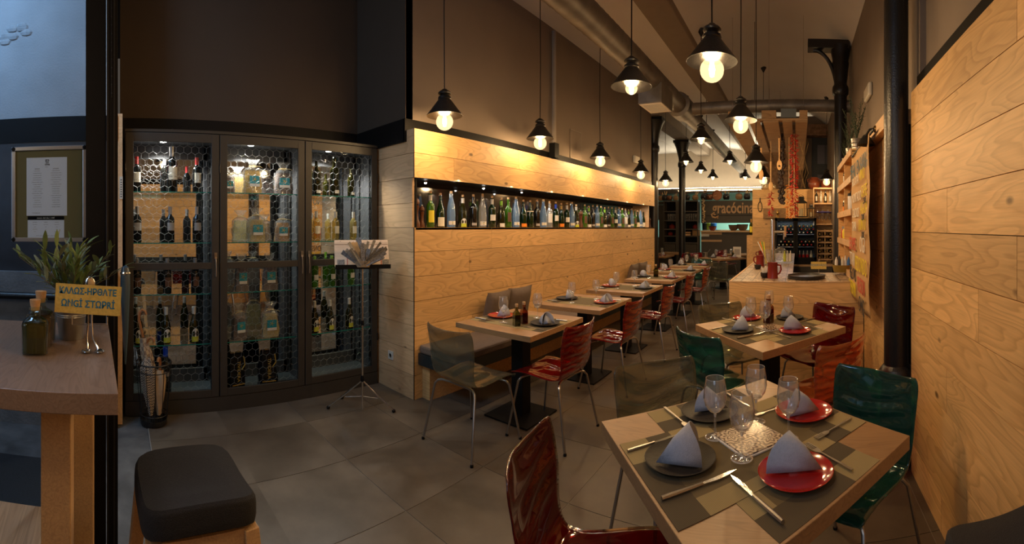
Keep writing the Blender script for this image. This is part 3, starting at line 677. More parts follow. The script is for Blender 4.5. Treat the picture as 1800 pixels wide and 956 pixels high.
# ---- bench tables
TY = [2.79, 3.87, 4.96, 6.13, 7.25, 8.35]
for i, y in enumerate(TY):
    n_ = ORD[i]
    rect_table(f'{n_} oak-topped table along the wall bench, counted from the front', -2.07, y, .72, .76)
    cs = [Vector((-2.43, y-.38, .75)), Vector((-1.71, y-.38, .75)), Vector((-1.71, y+.38, .75)), Vector((-2.43, y+.38, .75))]
    patch_runner('table_runner', f'brown woven patchwork runner across the {n_} bench table', cs, .75, 0, .2, .8, i)
    c1, c2 = ('red', 'slate') if i in (0, 2) else ('slate', 'red')
    if i == 3: c1, c2 = 'slate', 'red'
    if i == 4: c1, c2 = 'red', 'slate'
    if i == 5: c1, c2 = 'slate', 'red'
    xa, xb = -2.29, -1.84
    plate(c1, f'on the wall side of the {n_} bench table', xa, y + .02); plate(c2, f'on the aisle side of the {n_} bench table', xb, y + .0)
    napkin(f'wall side plate of the {n_} bench table', xa, y + .02, 1.2 + .2*i); napkin(f'aisle side plate of the {n_} bench table', xb, y, -.5 + .15*i)
    glass(f'near the wall on the {n_} bench table', -2.14, y - .14); glass(f'near the aisle on the {n_} bench table', -2.02, y + .16)
    cutlery('fork', f'left of the aisle plate on the {n_} bench table', (-1.74, y-.17, 0), (-1.93, y-.17, 0)); cutlery('knife', f'right of the aisle plate on the {n_} bench table', (-1.74, y+.17, 0), (-1.94, y+.17, 0))
    cutlery('fork', f'beside the wall side plate on the {n_} bench table', (-2.40, y+.2, 0), (-2.2, y+.19, 0)); cutlery('knife', f'near side of the wall side plate on the {n_} bench table', (-2.41, y-.17, 0), (-2.2, y-.16, 0))
p = Z(908, 573, .75); oil_bottle('olive oil bottle with cork on the first bench table', p.x, p.y, .752)
p = Z(921, 569, .75); oil_bottle('amber vinegar bottle with cork on the first bench table', p.x, p.y, .752, 1.02, True)
p = Z(1153, 487, .75); oil_bottle('dark green oil bottle on the fourth bench table', p.x, p.y, .752, 1.15)
# ---- diamond tables
def diamond(label, cx, cy, hx, hy, top_w=.05):
    t = thing('restaurant_table', label, 'table', (cx, cy, 0), 0)
    part(t, 'tabletop', MB().prism([(-hx, 0), (0, -hy), (hx, 0), (0, hy)], .70, .75), OAK, bevel=.002)
    part(t, 'column', MB().box(-.055, -.055, .012, .055, .055, .70), BLACKP, rot=(0, 0, pi/4)); part(t, 'base_plate', MB().box(-.23, -.23, 0, .23, .23, .014), BLACKP, rot=(0, 0, pi/4), bevel=.003)
    part(t, 'mounting_plate', MB().box(-.16, -.16, .69, .16, .16, .70), BLACKP, rot=(0, 0, pi/4))
    c = [Vector((cx-hx, cy, .75)), Vector((cx, cy-hy, .75)), Vector((cx+hx, cy, .75)), Vector((cx, cy+hy, .75))]
    return c
def trivet(label, cx, cy, s, rot, z):
    t = thing('tile_trivet', label, 'trivet', (cx, cy, z), rot)
    part(t, 'tray', MB().box(-s, -s, 0, s, s, .004), WHITE)
    for i in range(-1, 1):
        for j in range(-1, 1):
            q = s * .94
            part(t, 'tile', MB().box(-q/2 + .001, -q/2 + .001, 0, q/2 - .001, q/2 - .001, .004), TPAT, loc=((i + .5) * q, (j + .5) * q, .004))
cb = diamond('large oak-topped table in the foreground laid for four', -.165, 1.505, .567, .634)
cm = diamond('middle oak-topped table laid for four before the bar counter', -.205, 3.25, .573, .665)
for c, nm in ((cb, 'large foreground table'), (cm, 'middle table before the counter')):
    patch_runner('table_runner', f'woven brown runner crossing the {nm} from left to far side', c, .75, 0, .23, .77, 3)
    patch_runner('table_runner', f'woven brown runner laid on top of the other across the {nm}', c, .7512, 1, .23, .77, 4)
trivet('patterned four-tile trivet in the centre of the large foreground table', -.165, 1.52, .10, pi/4, .7526)
trivet('patterned four-tile trivet in the centre of the middle table', -.19, 3.22, .085, pi/4, .7526)
ZT = .7525
def setting(tab, data, napr):
    for (kind, wh, px, py), (npx, npy, nr, ns) in zip(data, napr):
        p = Z(px, py, .765); plate(kind, f'{wh} {tab}', p.x, p.y, ZT)
        q = Z(npx, npy, .77); napkin(f'{"red" if kind=="red" else "slate"} plate {wh} {tab.replace(chr(97)+chr(116),chr(97)+chr(116))}', q.x, q.y, nr, ZT + .007, ns)
        pass
setting('of the large foreground table', [('slate', 'at the near left', 1196, 803), ('red', 'at the near right', 1399, 827), ('slate', 'at the far left', 1247, 721), ('red', 'at the far right', 1413, 721)],
        [(1193, 800, pi*.10, 1.25), (1400, 822, pi*.84, 1.22), (1252, 716, pi*.95, 1.0), (1412, 722, pi*.95, 1.05)])
setting('of the middle table', [('slate', 'at the near left', 1297, 579), ('red', 'at the near right', 1397, 580), ('red', 'at the far left', 1313, 558), ('slate', 'at the far right', 1388, 557)],
        [(1298, 576, pi*.12, 1.1), (1397, 576, pi*.86, 1.1), (1316, 555, pi*.9, 1.0), (1386, 555, pi*.95, 1.0)])
for px, py, s, wh in [(1304, 810, 1.06, 'nearest the camera on the large table'), (1257, 769, 1.06, 'at the left of the trivet on the large table'), (1386, 772, 1.06, 'at the right of the trivet on the large table'), (1329, 742, 1.06, 'at the far side of the trivet on the large table'),
                      (1345, 583, 1.06, 'nearest on the middle table'), (1320, 572, 1.06, 'left of the amber bottle on the middle table'), (1386, 569, 1.06, 'right of the amber bottle on the middle table'), (1352, 556, 1.06, 'behind the amber bottle on the middle table')]:
    p = Z(px, py, ZT); glass(wh, p.x, p.y, ZT + (.006 if 'nearest' in wh else 0), s)
for kind, a, b, wh in [('knife', (1163, 880), (1294, 829), 'near the front left edge of the large table, pointing right'), ('knife', (1376, 922), (1284, 838), 'below the near red plate on the large table'),
                       ('knife', (1103, 795), (1190, 766), 'left of the near slate plate on the large table'), ('fork', (1168, 718), (1222, 762), 'left of the far slate plate on the large table'),
                       ('fork', (1498, 829), (1412, 780), 'right of the near red plate on the large table'), ('fork', (1496, 737), (1430, 775), 'right of the far red plate on the large table'),
                       ('knife', (1275, 692), (1318, 716), 'between the two far plates of the large table'), ('fork', (1376, 716), (1335, 729), 'left of the far red plate on the large table'),
                       ('knife', (1296, 596), (1350, 584), 'before the near slate plate of the middle table'), ('fork', (1390, 595), (1352, 584), 'before the near red plate of the middle table'),
                       ('knife', (1252, 580), (1280, 573), 'left of the near slate plate of the middle table'), ('fork', (1270, 560), (1295, 566), 'left of the far red plate of the middle table'),
                       ('fork', (1446, 579), (1410, 571), 'right of the near red plate of the middle table'), ('knife', (1432, 560), (1404, 567), 'right of the far slate plate of the middle table')]:
    cutlery(kind, wh, Z(*a, ZT), Z(*b, ZT), ZT + .0005)
p = Z(1351, 570, .75); oil_bottle('amber bottle with cork at the centre of the middle table', p.x, p.y, ZT + .008, 1.3, True)
# ---- wall bench
YB0, YB1 = 2.42, 8.45
bn = thing('wall_bench', 'long low bench with taupe seat cushions fixed to the pine wall', 'bench', (LW, YB0, 0))
part(bn, 'seat_box', MB().box(.002, 0, .30, .44, YB1 - YB0, .40), mat('petrol_black_paint', (.018, .024, .026), .4), bevel=.003)
part(bn, 'plinth', MB().box(.002, .05, .0, .10, YB1 - YB0 - .05, .30), PINE)
k = 0
for a, b in [(0, 1.5), (1.5, 3.0), (3.0, 4.5), (4.5, YB1 - YB0)]:
    part(bn, 'seat_cushion', MB().box(.01, a + .004, .402, .46, b - .004, .475), CUSH, bevel=.018)
def pillow(label, px, py, x, s, lean, rz):
    m = MB()
    def fn(sgn):
        def f(a, b):
            u, v = a*2-1, b*2-1; e = (1 - u**4) * (1 - v**4); k_ = 1 - .06 * (1 - abs(u)) * 0
            return (u * s/2 * (1 - .07 * (1 - v*v)), sgn * .055 * max(e, 0) ** .6, v * s/2 * (1 - .07 * (1 - u*u)))
        return f
    m.grid(fn(1), 12, 12).grid(fn(-1), 12, 12)
    p = X(px, py, x)
    o = m.build('pillow', CUSH, None, (x, p.y, .478 + s/2 * .97), (radians(-lean), 0, pi/2 + rz), smooth=True); return tag(o, label, 'pillow')
pillow('taupe scatter pillow leaning at the front of the first bench table, left one', 872, 540, -2.80, .40, -14, .06)
pillow('taupe scatter pillow right of the other, behind the first bench table', 910, 530, -2.81, .40, -12, -.05)
pillow('taupe scatter pillow farther along the bench behind the third table', 1112, 480, -2.81, .40, -12, .05)
pillow('taupe scatter pillow at the far part of the bench, right of its twin', 1127, 478, -2.81, .40, -12, -.04)
# ================================================================ display cabinet
CX0, CX1 = -3.80, -3.434      # back, front
CY0, CY1 = .058, 2.352
dc = thing('display_cabinet', 'tall anthracite three-door display cabinet with glass shelves and chicken wire', 'cabinet', (CX1, CY0, 0))
W3 = (CY1 - CY0) / 3
D = CX0 - CX1
fr = MB().box(D, 0, 0, .0, CY1-CY0, .115).box(D, 0, 2.262, 0, CY1-CY0, 2.285).box(D, 0, .115, -.022, .022, 2.262).box(D, CY1-CY0-.022, .115, -.022, CY1-CY0, 2.262)
for k in (1, 2): fr.box(-.10, k*W3-.016, .115, -.022, k*W3+.016, 2.262); fr.box(D, k*W3-.03, .115, D+.03, k*W3+.03, 2.262)
part(dc, 'carcass', fr, CAB)
inn = MB().box(D+.02, .022, .115, -.024, CY1-CY0-.022, .135).box(D+.02, .022, 2.225, -.024, CY1-CY0-.022, 2.262)
for k in (1, 2): inn.box(D+.02, k*W3-.016, .135, -.10, k*W3+.016, 2.225)
inn.box(D+.02, .0225, .13, -.024, .03, 2.24).box(D+.02, CY1-CY0-.03, .13, -.024, CY1-CY0-.0225, 2.24)
part(dc, 'lining', inn, CABIN)
rk = MB()
for k in range(3):
    for yy in (k*W3+.022, (k+1)*W3-.03):
        for xx in (-.09, D+.09):
            rk.box(xx-.012, yy, .2, xx+.012, yy+.008, 2.2)
            for q in range(36): rk.box(xx-.016, yy-.003, .24+q*.053, xx+.016, yy+.011, .262+q*.053)
tag(part(dc, 'shelf_rack', rk, DARKMET), kind='stuff')
bf = MB()
for k in range(3):
    a, b = k*W3+.03, (k+1)*W3-.03
    part(dc, 'mirror_back', MB().box(D+.004, a, .135, D+.010, b, 2.225), MIRROR)
    bf.box(D+.008, a, .135, D+.022, b, .25).box(D+.008, a, 2.10, D+.022, b, 2.225).box(D+.008, a, 1.115, D+.020, b, 1.165).box(D+.008, a, .135, D+.022, a+.03, 2.225).box(D+.008, b-.03, .135, D+.022, b, 2.225)
part(dc, 'back_frame', bf, CABIN)
SH = [1.785, 1.372, .955, .545]
for k in range(3):
    for s in SH:
        a, b = k*W3+.032, (k+1)*W3-.032
        g = part(dc, 'glass_shelf', MB().box(D+.03, a, s-.004, -.035, b, s+.004), SHELFG)
        part(g, 'edge', MB().box(-.035, a, s-.0042, -.0335, b, s+.0042), SHELFE)
def hexwire(y0, y1, z0, z1, x, s=.036, r=.0009):
    """chicken wire: elongated hexagons"""
    m = MB(); w = s * 1.732; done = set(); pts = []
    nrow = int((z1 - z0) / (1.5 * s)) + 2; ncol = int((y1 - y0) / w) + 2
    def seg(a, b):
        a = list(a); b = list(b)
        # clip to the opening
        d = [b[0]-a[0], b[1]-a[1]]; t0, t1 = 0., 1.
        for i, (lo, hi) in enumerate(((y0, y1), (z0, z1))):
            if abs(d[i]) < 1e-9:
                if a[i] < lo or a[i] > hi: return
                continue
            u, v = (lo-a[i])/d[i], (hi-a[i])/d[i]
            if u > v: u, v = v, u
            t0 = max(t0, u); t1 = min(t1, v)
        if t1 - t0 < .02: return
        p = Vector((x, a[0]+d[0]*t0, a[1]+d[1]*t0)); q = Vector((x, a[0]+d[0]*t1, a[1]+d[1]*t1))
        dd = (q-p).normalized(); n1 = Vector((1, 0, 0)) * r; n2 = dd.cross(n1)
        V = [p+n1, p-n1*.5+n2*.9, p-n1*.5-n2*.9, q+n1, q-n1*.5+n2*.9, q-n1*.5-n2*.9]
        m.add(V, [(0,1,4,3), (1,2,5,4), (2,0,3,5)])
    for i in range(-1, nrow):
        for j in range(-1, ncol):
            cy = y0 + (j + .5 * (i % 2)) * w; cz = z0 + i * 1.5 * s
            top = (cy, cz + s); tr = (cy + w/2, cz + s/2); br = (cy + w/2, cz - s/2); tl = (cy - w/2, cz + s/2)
            seg(top, tr); seg(tr, br); seg(top, tl)
    return m
WIREM = mat('galvanised_wire', (.34, .33, .31), .4, .15)
for k in range(3):
    a, b = k*W3 + .004, (k+1)*W3 - .004
    st = .062
    m = MB().box(-.020, a, .12, .002, a+st, 2.255).box(-.020, b-st, .12, .002, b, 2.255).box(-.020, a+st, 2.185, .002, b-st, 2.255).box(-.020, a+st, .12, .002, b-st, .18).box(-.020, a+st, 1.16, .002, b-st, 1.215)
    d = part(dc, 'door', m, CAB, bevel=.0025)
    part(d, 'pane', MB().box(-.008, a+st, .18, -.005, b-st, 2.185), PANE)
    tag(part(d, 'chicken_wire', hexwire(a+st, b-st, .18, 2.185, -.012), WIREM), kind='stuff')
    hy = b - .03 if k < 2 else a + .03
    # fork and spoon handles
    h = MB().tube([(.02, hy, 1.10), (.026, hy, 1.16), (.020, hy, 1.22), (.014, hy, 1.245)], [.006, .004, .0035, .005], 8).box(.010, hy-.010, 1.245, .016, hy+.010, 1.262)
    for q in range(4): h.box(.010, hy-.010+q*.0057, 1.262, .015, hy-.0072+q*.0057, 1.295)
    h.tube([(0, hy, 1.11), (.02, hy, 1.11)], .003, 6).tube([(0, hy, 1.245), (.014, hy, 1.245)], .003, 6)
    hh = part(d, 'handle', h, STEEL, True); hh['label'] = 'steel fork used as a door handle'
    hg = a - .002 if k != 2 else b + .002
    for z in (.45, 1.18, 1.98): part(d, 'hinge', MB().tube([(.003, hg, z-.035), (.003, hg, z+.035)], .005, 8), DARKMET)
SPOTG = glow('spot_glow', (1, .97, .9), 30)
for k in range(3):
    yy = k*W3 + W3*.42
    sp = part(dc, 'spot_lamp', MB().lathe([(.028, 2.214), (.034, 2.218), (.034, 2.225)], 16, c=(D*.45, yy, 0)), STEEL)
    part(sp, 'lens', MB().lathe([(1e-6, 2.2135), (.026, 2.2135)], 16, c=(D*.45, yy, 0)), SPOTG)
    light('SPOT', 'cabinet_spot', (CX1 + D*.45, CY0 + yy, 2.205), 42, (1, .95, .86), .02, (0, 0, 0), spot=radians(140), blend=.6)
for k in (0, 1): tag(MB().lathe([(.008, 0), (.010, .006), (.002, .014)], 8).build('hook', BLACKP, None, (CX1 - .03, CY0 + W3*(.5+k), 2.285)), f'tiny hook on top of the display cabinet above door {["one, left","two, centre"][k]}', 'hook')
# side panel of pale wood left of the cabinet
struct('trim_4', MB().box(-3.43, .0, 0, -3.29, .035, 2.365), PINE2)
# ---------------------------------------------------------------- bottles
def G(name, c, k=1.5, d=.05): return thin_glass(name, c, 1.5, .04, k, .05, d, c)
BG = {'green': G('green_bottle_glass', (.16, .40, .03), 1.4, .25), 'olive': G('olive_bottle_glass', (.13, .12, .012), 1.4, .1), 'dark': mat('dark_bottle_glass', (.006, .006, .005), .08, spec=.8), 'blue': G('blue_bottle_glass', (.50, .72, .98), 1.8, .22),
      'clear': G('clear_bottle_glass', (.93, .95, .95), 2.2, .16), 'white': G('white_wine_glass', (.85, .70, .25), 1.6, .15), 'deep': G('deep_green_glass', (.03, .10, .02), 1.4, .15)}
LAB = {'cream': mat('cream_label', (.72, .66, .52), .7), 'yellow': mat('yellow_label', (.75, .62, .04), .6), 'white': WHITE, 'orange': mat('orange_label', (.85, .24, .01), .5), 'brown': mat('dark_back_label', (.12, .05, .025), .6), 'blackl': mat('black_label', (.02, .02, .02), .5), 'blue': mat('blue_label', (.02, .14, .45), .4), 'lime': mat('lime_label', (.50, .52, .03), .5), 'green': mat('lime_capsule', (.22, .45, .03), .4), 'red': mat('red_capsule', (.45, .02, .02), .35), 'royal': mat('royal_blue_capsule', (.01, .06, .55), .4), 'tin': mat('tin_capsule', (.35, .33, .33), .3, .6), 'gold': mat('gold_capsule', (.50, .30, .08), .35, .5), 'pale': mat('pale_capsule', (.60, .55, .48), .5), 'grey': mat('grey_label', (.38, .35, .33), .6)}
INK = mat('ink', (.03, .03, .03), .6)
SHP = {'bord': [(.001, 0), (.034, 0), (.0375, .005), (.0375, .185), (.034, .205), (.018, .225), (.0145, .24), (.014, .29), (.0155, .291), (.0155, .298), (.013, .30)],
       'burg': [(.001, 0), (.037, 0), (.0405, .006), (.0405, .135), (.034, .17), (.02, .215), (.0145, .245), (.014, .29), (.0155, .291), (.0155, .298), (.013, .30)],
       'water': [(.001, 0), (.036, 0), (.041, .006), (.041, .15), (.034, .20), (.02, .26), (.0145, .29), (.0145, .305), (.016, .306), (.016, .312), (.013, .313)]}
BM = {}
def bottle(label, loc, shape='bord', glassm='green', lab=None, cap=None, cork=True, s=1.0, face=0, group=None, lz=None):
    """lab: list of (material, z0, z1, half angle, round?)"""
    t = thing('bottle', uniq(label), 'bottle', loc, face, group); t.scale = (s, s, s)
    k = (shape, glassm)
    if k not in BM: BM[k] = MB().lathe(SHP[shape], 18).mesh('body', BG[glassm], True)
    link('body', BM[k], t)
    top = SHP[shape][-1][1]
    if cork:
        if 'cork' + shape not in BM: BM['cork' + shape] = MB().lathe([(.010, top - .012), (.012, top + .004), (.0115, top + .022), (1e-6, top + .023)], 10).mesh('cork', CORK, True)
        link('cork', BM['cork' + shape], t)
    if cap:
        kk = ('cap', shape, cap, cork)
        if kk not in BM: BM[kk] = MB().lathe([(.0155, top - .075), (.0158, top - .03), (.0165, top - (.012 if cork else 0))] + ([] if cork else [(1e-6, top + .001)]), 14).mesh('capsule', LAB[cap], True)
        link('capsule', BM[kk], t)
    r = max(p[0] for p in SHP[shape]) + .0006
    for (lm, z0, z1, ha, rd) in (lab or []):
        kk = ('lab', r, lm, z0, z1, ha, rd)
        if kk not in BM:
            m = MB()
            if rd:
                V = [(r*1.0, 0, (z0+z1)/2)]; N = 20
                for q in range(N): a = 2*pi*q/N; V.append((r*cos(ha*cos(a)), r*sin(ha*cos(a)), (z0+z1)/2 + (z1-z0)/2*sin(a)))
                m.add(V, [(0, 1+q, 1+(q+1) % N) for q in range(N)])
            else: m.grid(lambda a, b: (r*cos((a*2-1)*ha), r*sin((a*2-1)*ha), z0 + (z1-z0)*b), 10, 1)
            BM[kk] = m.mesh('label', LAB[lm])
        link('label', BM[kk], t)
    return t
SPEC = {  # type: (words, shape, glass, labels, capsule)
 'Gy': ('bright green bottle with yellow label', 'bord', 'green', [('yellow', .045, .15, .75, 0)], 'pale'),
 'G': ('green bottle with dark side label', 'bord', 'green', [('brown', .06, .16, .55, 0)], None),
 'D': ('dark bottle with cream low label', 'burg', 'deep', [('cream', .012, .095, .9, 0)], None),
 'B': ('blue sparkling water bottle', 'water', 'blue', [('white', .025, .06, .9, 0), ('blue', .028, .055, .4, 1), ('yellow', .034, .05, .22, 1)], None),
 'Yb': ('olive bottle with round white label', 'burg', 'olive', [('lime', .006, .04, .75, 0), ('white', .02, .09, .7, 1)], 'pale'),
 'K': ('black bottle with small grey label', 'bord', 'dark', [('grey', .02, .045, .7, 0)], None),
 'C': ('clear glass water bottle', 'water', 'clear', [('white', .02, .06, .9, 0), ('blue', .028, .055, .4, 1), ('yellow', .034, .05, .22, 1)], None),
 'Dm': ('dark bottle with white upper label', 'bord', 'deep', [('white', .07, .13, .85, 0)], 'pale'),
 'O2': ('olive bottle with lime neck', 'burg', 'olive', [('white', .005, .045, .75, 0)], 'green'),
 'Or': ('green bottle with orange low label', 'burg', 'deep', [('orange', .008, .045, .95, 0)], None),
 'g2': ('olive bottle with a small paper ruff', 'burg', 'deep', [('cream', .185, .195, 3.1, 0)], None),
 'C2': ('clear bottle with white paper label', 'bord', 'clear', [('white', .06, .17, .8, 0)], None),
 'W': ('green bottle with royal blue neck and white label', 'bord', 'deep', [('white', .08, .15, .75, 0)], 'royal'),
 'On': ('green bottle with orange neck and label', 'burg', 'deep', [('orange', .008, .05, .95, 0)], 'gold')}
seq = [(756.7,'Gy'),(774,'D'),(793,'B'),(813.5,'Yb'),(832,'K'),(848,'C'),(865,'Dm'),(881,'O2'),(893.6,'G'),(907,'B'),(920,'Or'),(932,'g2'),(944,'K'),(955,'B'),(966,'C2'),(977,'W'),(986.5,'On'),(996.5,'Dm'),(1005,'B'),(1013,'Yb'),
       (1028,'G'),(1035,'O2'),(1042,'K'),(1049.5,'B'),(1056.5,'G'),(1063,'O2'),(1069.5,'K'),(1075.5,'G'),(1082,'Dm'),(1088,'B'),(1094,'G'),(1099.5,'C2'),(1105,'O2'),(1110.5,'B'),(1116,'G'),(1121,'D'),(1126,'B'),(1130.8,'D'),(1135.7,'Gy')]
cnt = {}; tot = {}
for _, t_ in seq: tot[t_] = tot.get(t_, 0) + 1
for px, t_ in seq:
    wds, sh, gm, lb, cp = SPEC[t_]; cnt[t_] = cnt.get(t_, 0) + 1
    which = '' if tot[t_] == 1 else ('leftmost ' if cnt[t_] == 1 else ('rightmost ' if cnt[t_] == tot[t_] else ORD[cnt[t_]-1] + ' '))
    p = X(px, 399, -3.035); p.z = 1.4985
    ang = atan2(-p.y, -p.x)
    bottle(f'{which}{wds} in the wall niche' + (', counted from the left' if which and which[0] not in 'lr' else ''), p, sh, gm, lb, cp, True, 1.06 if sh != 'burg' else 1.02, ang * .55)
MILLW = mat('dark_walnut', (.10, .032, .012), .3)
def mill(label, px, s):
    p = X(px, 399, -3.04); t = thing('pepper_mill', label, 'mill', (p.x, p.y, 1.4985)); t.scale = (s, s, s)
    part(t, 'body', MB().lathe([(.001, 0), (.03, 0), (.032, .008), (.029, .02), (.031, .03), (.020, .06), (.017, .11), (.024, .145), (.026, .155), (.014, .16)], 16), MILLW, True)
    part(t, 'head', MB().lathe([(.014, .16), (.026, .165), (.028, .18), (.022, .20), (.010, .208)], 16), MILLW, True); part(t, 'knob', MB().ball((0, 0, .216), .009), STEEL, True)
mill('tall dark wooden pepper mill at the left end of the niche', 731, 1.28); mill('shorter reddish wooden pepper mill beside the tall one in the niche', 741.5, .93)
mill('wooden pepper mill in the middle of the niche bottle row', 1021, 1.15); mill('small reddish wooden pepper mill outside the right end of the niche', 1142, .9)
# niche spot lamps and hanging tumblers reflected in the dark back
for i, px in enumerate((748, 850, 917)):
    p = X(px, 399, -3.06)
    t = thing('niche_spot', f'{["left","middle","right"][i]} tiny spot lamp under the head of the bottle niche', 'lamp', (p.x, p.y, 1.936))
    part(t, 'housing', MB().lathe([(.014, -.018), (.016, -.01), (.016, 0)], 12), STEEL); part(t, 'lens', MB().ball((0, 0, -.02), .011, n=8, m=5), SPOTG)
for k in range(7):
    light('AREA', 'niche_strip', (-2.98, YA + .55 + k*.82, 1.928), 2.2, (1, .93, .82), .8, (0, radians(-18), 0), .02)
light('AREA', 'niche_end_strip', (-3.05, YA + .06, 1.72), .5, (1, .95, .85), .02, (radians(-90), 0, 0), .4)
# ---------------------------------------------------------------- bottles in the cabinet
def cb(px, shelf, label, sh, gm, lb, cp, cork=False, s=1.0, x=-3.53):
    p = X(px, 399, x); bottle(label, (x, p.y, shelf + .0045), sh, gm, lb, cp, cork, s, .2)
L1 = [('cream', .08, .165, .9, 0), ('blackl', .095, .105, .91, 0)]
for px, w_, s in ((240, 'leftmost', .96), (302, 'tall magnum, middle', 1.24), (346, 'right', .96)):
    cb(px, SH[0], f'{w_} dark wine bottle with cream label on the top cabinet shelf, first door', 'bord', 'dark', L1, 'red' if s < 1 else 'tin', s=s)
L2 = [('grey', .10, .165, .95, 0)]
for px, w_ in ((241, 'leftmost'), (299, 'middle'), (346, 'right')): cb(px, SH[1], f'{w_} dark wine bottle with grey label on the second shelf, first door', 'bord', 'dark', L2, 'tin', s=.98)
for px, w_ in ((241, 'leftmost'), (294, 'middle'), (343, 'right')): cb(px, SH[2], f'{w_} dark wine bottle behind the door rail, third shelf, first door', 'bord', 'dark', [('brown', .06, .14, .8, 0)], 'tin', s=.95)
LR = [('lime', .012, .055, .8, 0), ('white', .03, .125, .75, 1)]
for px, w_ in ((243, 'leftmost'), (292, 'middle'), (341, 'right')): cb(px, SH[3], f'{w_} olive bottle with round white label on the fourth shelf, first door', 'burg', 'olive', LR, 'pale', s=.98)
cb(291, .13, 'large black bottle with pale blue print on the cabinet floor behind the first door', 'bord', 'dark', [('grey', .12, .15, .5, 0)], 'royal', s=1.3)
for px, w_, s, k in ((556, 'left', 1.05, 'olive'), (588, 'tall middle', 1.2, 'olive'), (617, 'right', .9, 'olive')): cb(px, SH[0], f'{w_} olive oil bottle on the top shelf behind the third door', 'bord', k, [('white', .02, .045, .6, 0)], None, s=s)
for px, w_ in ((556, 'left'), (590, 'middle'), (621, 'right')): cb(px, SH[1], f'{w_} white wine bottle with cream label on the second shelf, third door', 'bord', 'white', [('cream', .075, .15, .9, 0)], 'pale', s=.9)
for px, w_ in ((553, 'left'), (583, 'middle'), (617, 'right')): cb(px, SH[2], f'{w_} green bottle with white label on the third shelf, third door', 'bord', 'green', [('white', .07, .12, .8, 0)], 'green', s=.93)
for px, w_ in ((553, 'left'), (580, 'middle'), (614, 'right')): cb(px, SH[3], f'{w_} olive bottle with round label on the fourth shelf, third door', 'burg', 'olive', LR, 'pale', s=.93)
for px, n_ in ((292, 0), (341, 1), (580, 2), (614, 3), (243, 4), (553, 5)):
    p = X(px, 399, -3.53)
    t = [o for o in bpy.data.objects if o.type == 'EMPTY' and o.name.startswith('bottle') and abs(o.location.y - p.y) < .002 and abs(o.location.z - SH[3] - .0045) < .01][0]
    text('oting', .022, 'lettering', INK, t, (.0418 * cos(.0), 0, .082), (pi/2, 0, pi/2), .0002)
# bags
def noisy_bag(w, d, h, seed, neck=True):
    rnd = random.Random(seed); ph = [rnd.uniform(0, 6) for _ in range(6)]
    def f(a, b):
        an = a * 2 * pi; z = b * h
        if neck: s = 1 - .10 * b if b < .68 else (max(.93 - (b - .68) / .12 * .70, .23) if b < .80 else .23 + (b - .80) / .2 * .45)
        else: s = 1 - .25 * b ** 2
        sq = (abs(cos(an)) ** 4 + abs(sin(an)) ** 4) ** -.25
        j = 1 + .05 * sin(an * 3 + ph[0] + z * 30) + .04 * sin(an * 7 + ph[1] - z * 40) + (.10 * sin(an * 9 + ph[2]) if b > .78 and neck else 0)
        return (d / 2 * cos(an) * sq * s * j, w / 2 * sin(an) * sq * s * j, z)
    return f
PASTA = {'gold': mat('yellow_pasta', (.72, .45, .07), .7, noise=.35, nscale=90, bump=.9, bscale=120), 'dark': mat('dark_pasta', (.10, .05, .03), .6, noise=.6, nscale=80, bump=.9, bscale=110), 'brown': mat('brown_pasta', (.45, .24, .08), .7, noise=.4, nscale=80, bump=.9, bscale=90), 'pale': mat('pale_pasta', (.55, .42, .14), .7, noise=.35, nscale=110, bump=.9, bscale=120)}
def bag(label, px, shelf, kind, w=.15, h=.30, rz=0, tilt=0, seed=1, x=-3.55):
    p = X(px, 399, x); t = thing('pasta_bag', uniq(label), 'bag', (x, p.y, shelf + .004), (0, 0, rz))
    part(t, 'contents', MB().grid(noisy_bag(w * .93, .075, h * .66, seed, False), 20, 8).add([(0, 0, 0), (0, 0, h * .655)], []), PASTA[kind], True)
    part(t, 'cellophane', MB().grid(noisy_bag(w, .088, h, seed), 28, 18), CELLO, True)
    part(t, 'tie', MB().tube([(.03 * cos(a), .03 * sin(a), h * .79) for a in [k * .7 for k in range(10)]], .004, 6).tube([(.03, 0, h*.79), (.05, .05, h*.77), (.05, .07, h*.74)], .002, 5).tube([(.03, 0, h*.79), (.05, -.05, h*.78), (.05, -.06, h*.75)], .002, 5), mat('raffia_tie', (.6, .45, .2), .8), True)
    part(t, 'label', MB().box(.046, -w*.27, h*.20, .0475, w*.27, h*.50), TEAL, rot=(0, 0, 0)); part(t, 'price_strip', MB().box(.0475, -w*.27, h*.20, .0482, w*.27, h*.28), WHITE)
    e = MB()
    for q in range(5): a = q * 1.256; e.tube([(.0484, 0, h*.40), (.0484, .022*cos(a), h*.40 + .022*sin(a))], .0022, 5)
    part(t, 'emblem', e, GOLD)
bag('plump bag of golden pasta on the top shelf behind the middle door', 444, SH[0], 'gold', .17, .30, .1, seed=3)
bag('bag of dark pasta tied with raffia on the top shelf, middle door, right', 498, SH[0], 'dark', .17, .285, -.1, seed=5)
bag('small bag half hidden at the left of the top shelf, middle door', 402, SH[0], 'dark', .10, .20, 0, seed=6)
bag('bag of pale yellow pasta on the second shelf behind the middle door', 450, SH[1], 'pale', .17, .29, .1, seed=7)
bag('bag of brown twisted pasta on the second shelf, middle door, right', 496, SH[1], 'brown', .14, .25, -.1, seed=8)
bag('left bag of black pasta on the third shelf, middle door, behind the rail', 424, SH[2], 'dark', .13, .31, .1, seed=9)
bag('right bag of black pasta on the third shelf, middle door, behind the rail', 474, SH[2], 'dark', .14, .31, 0, seed=10)
bag('bag of dark pasta leaning on the fourth shelf behind the middle door', 420, SH[3], 'dark', .14, .30, .2, seed=11)
bag('bag of pale spaghetti on the fourth shelf behind the middle door, right', 475, SH[3], 'pale', .16, .30, 0, seed=12)
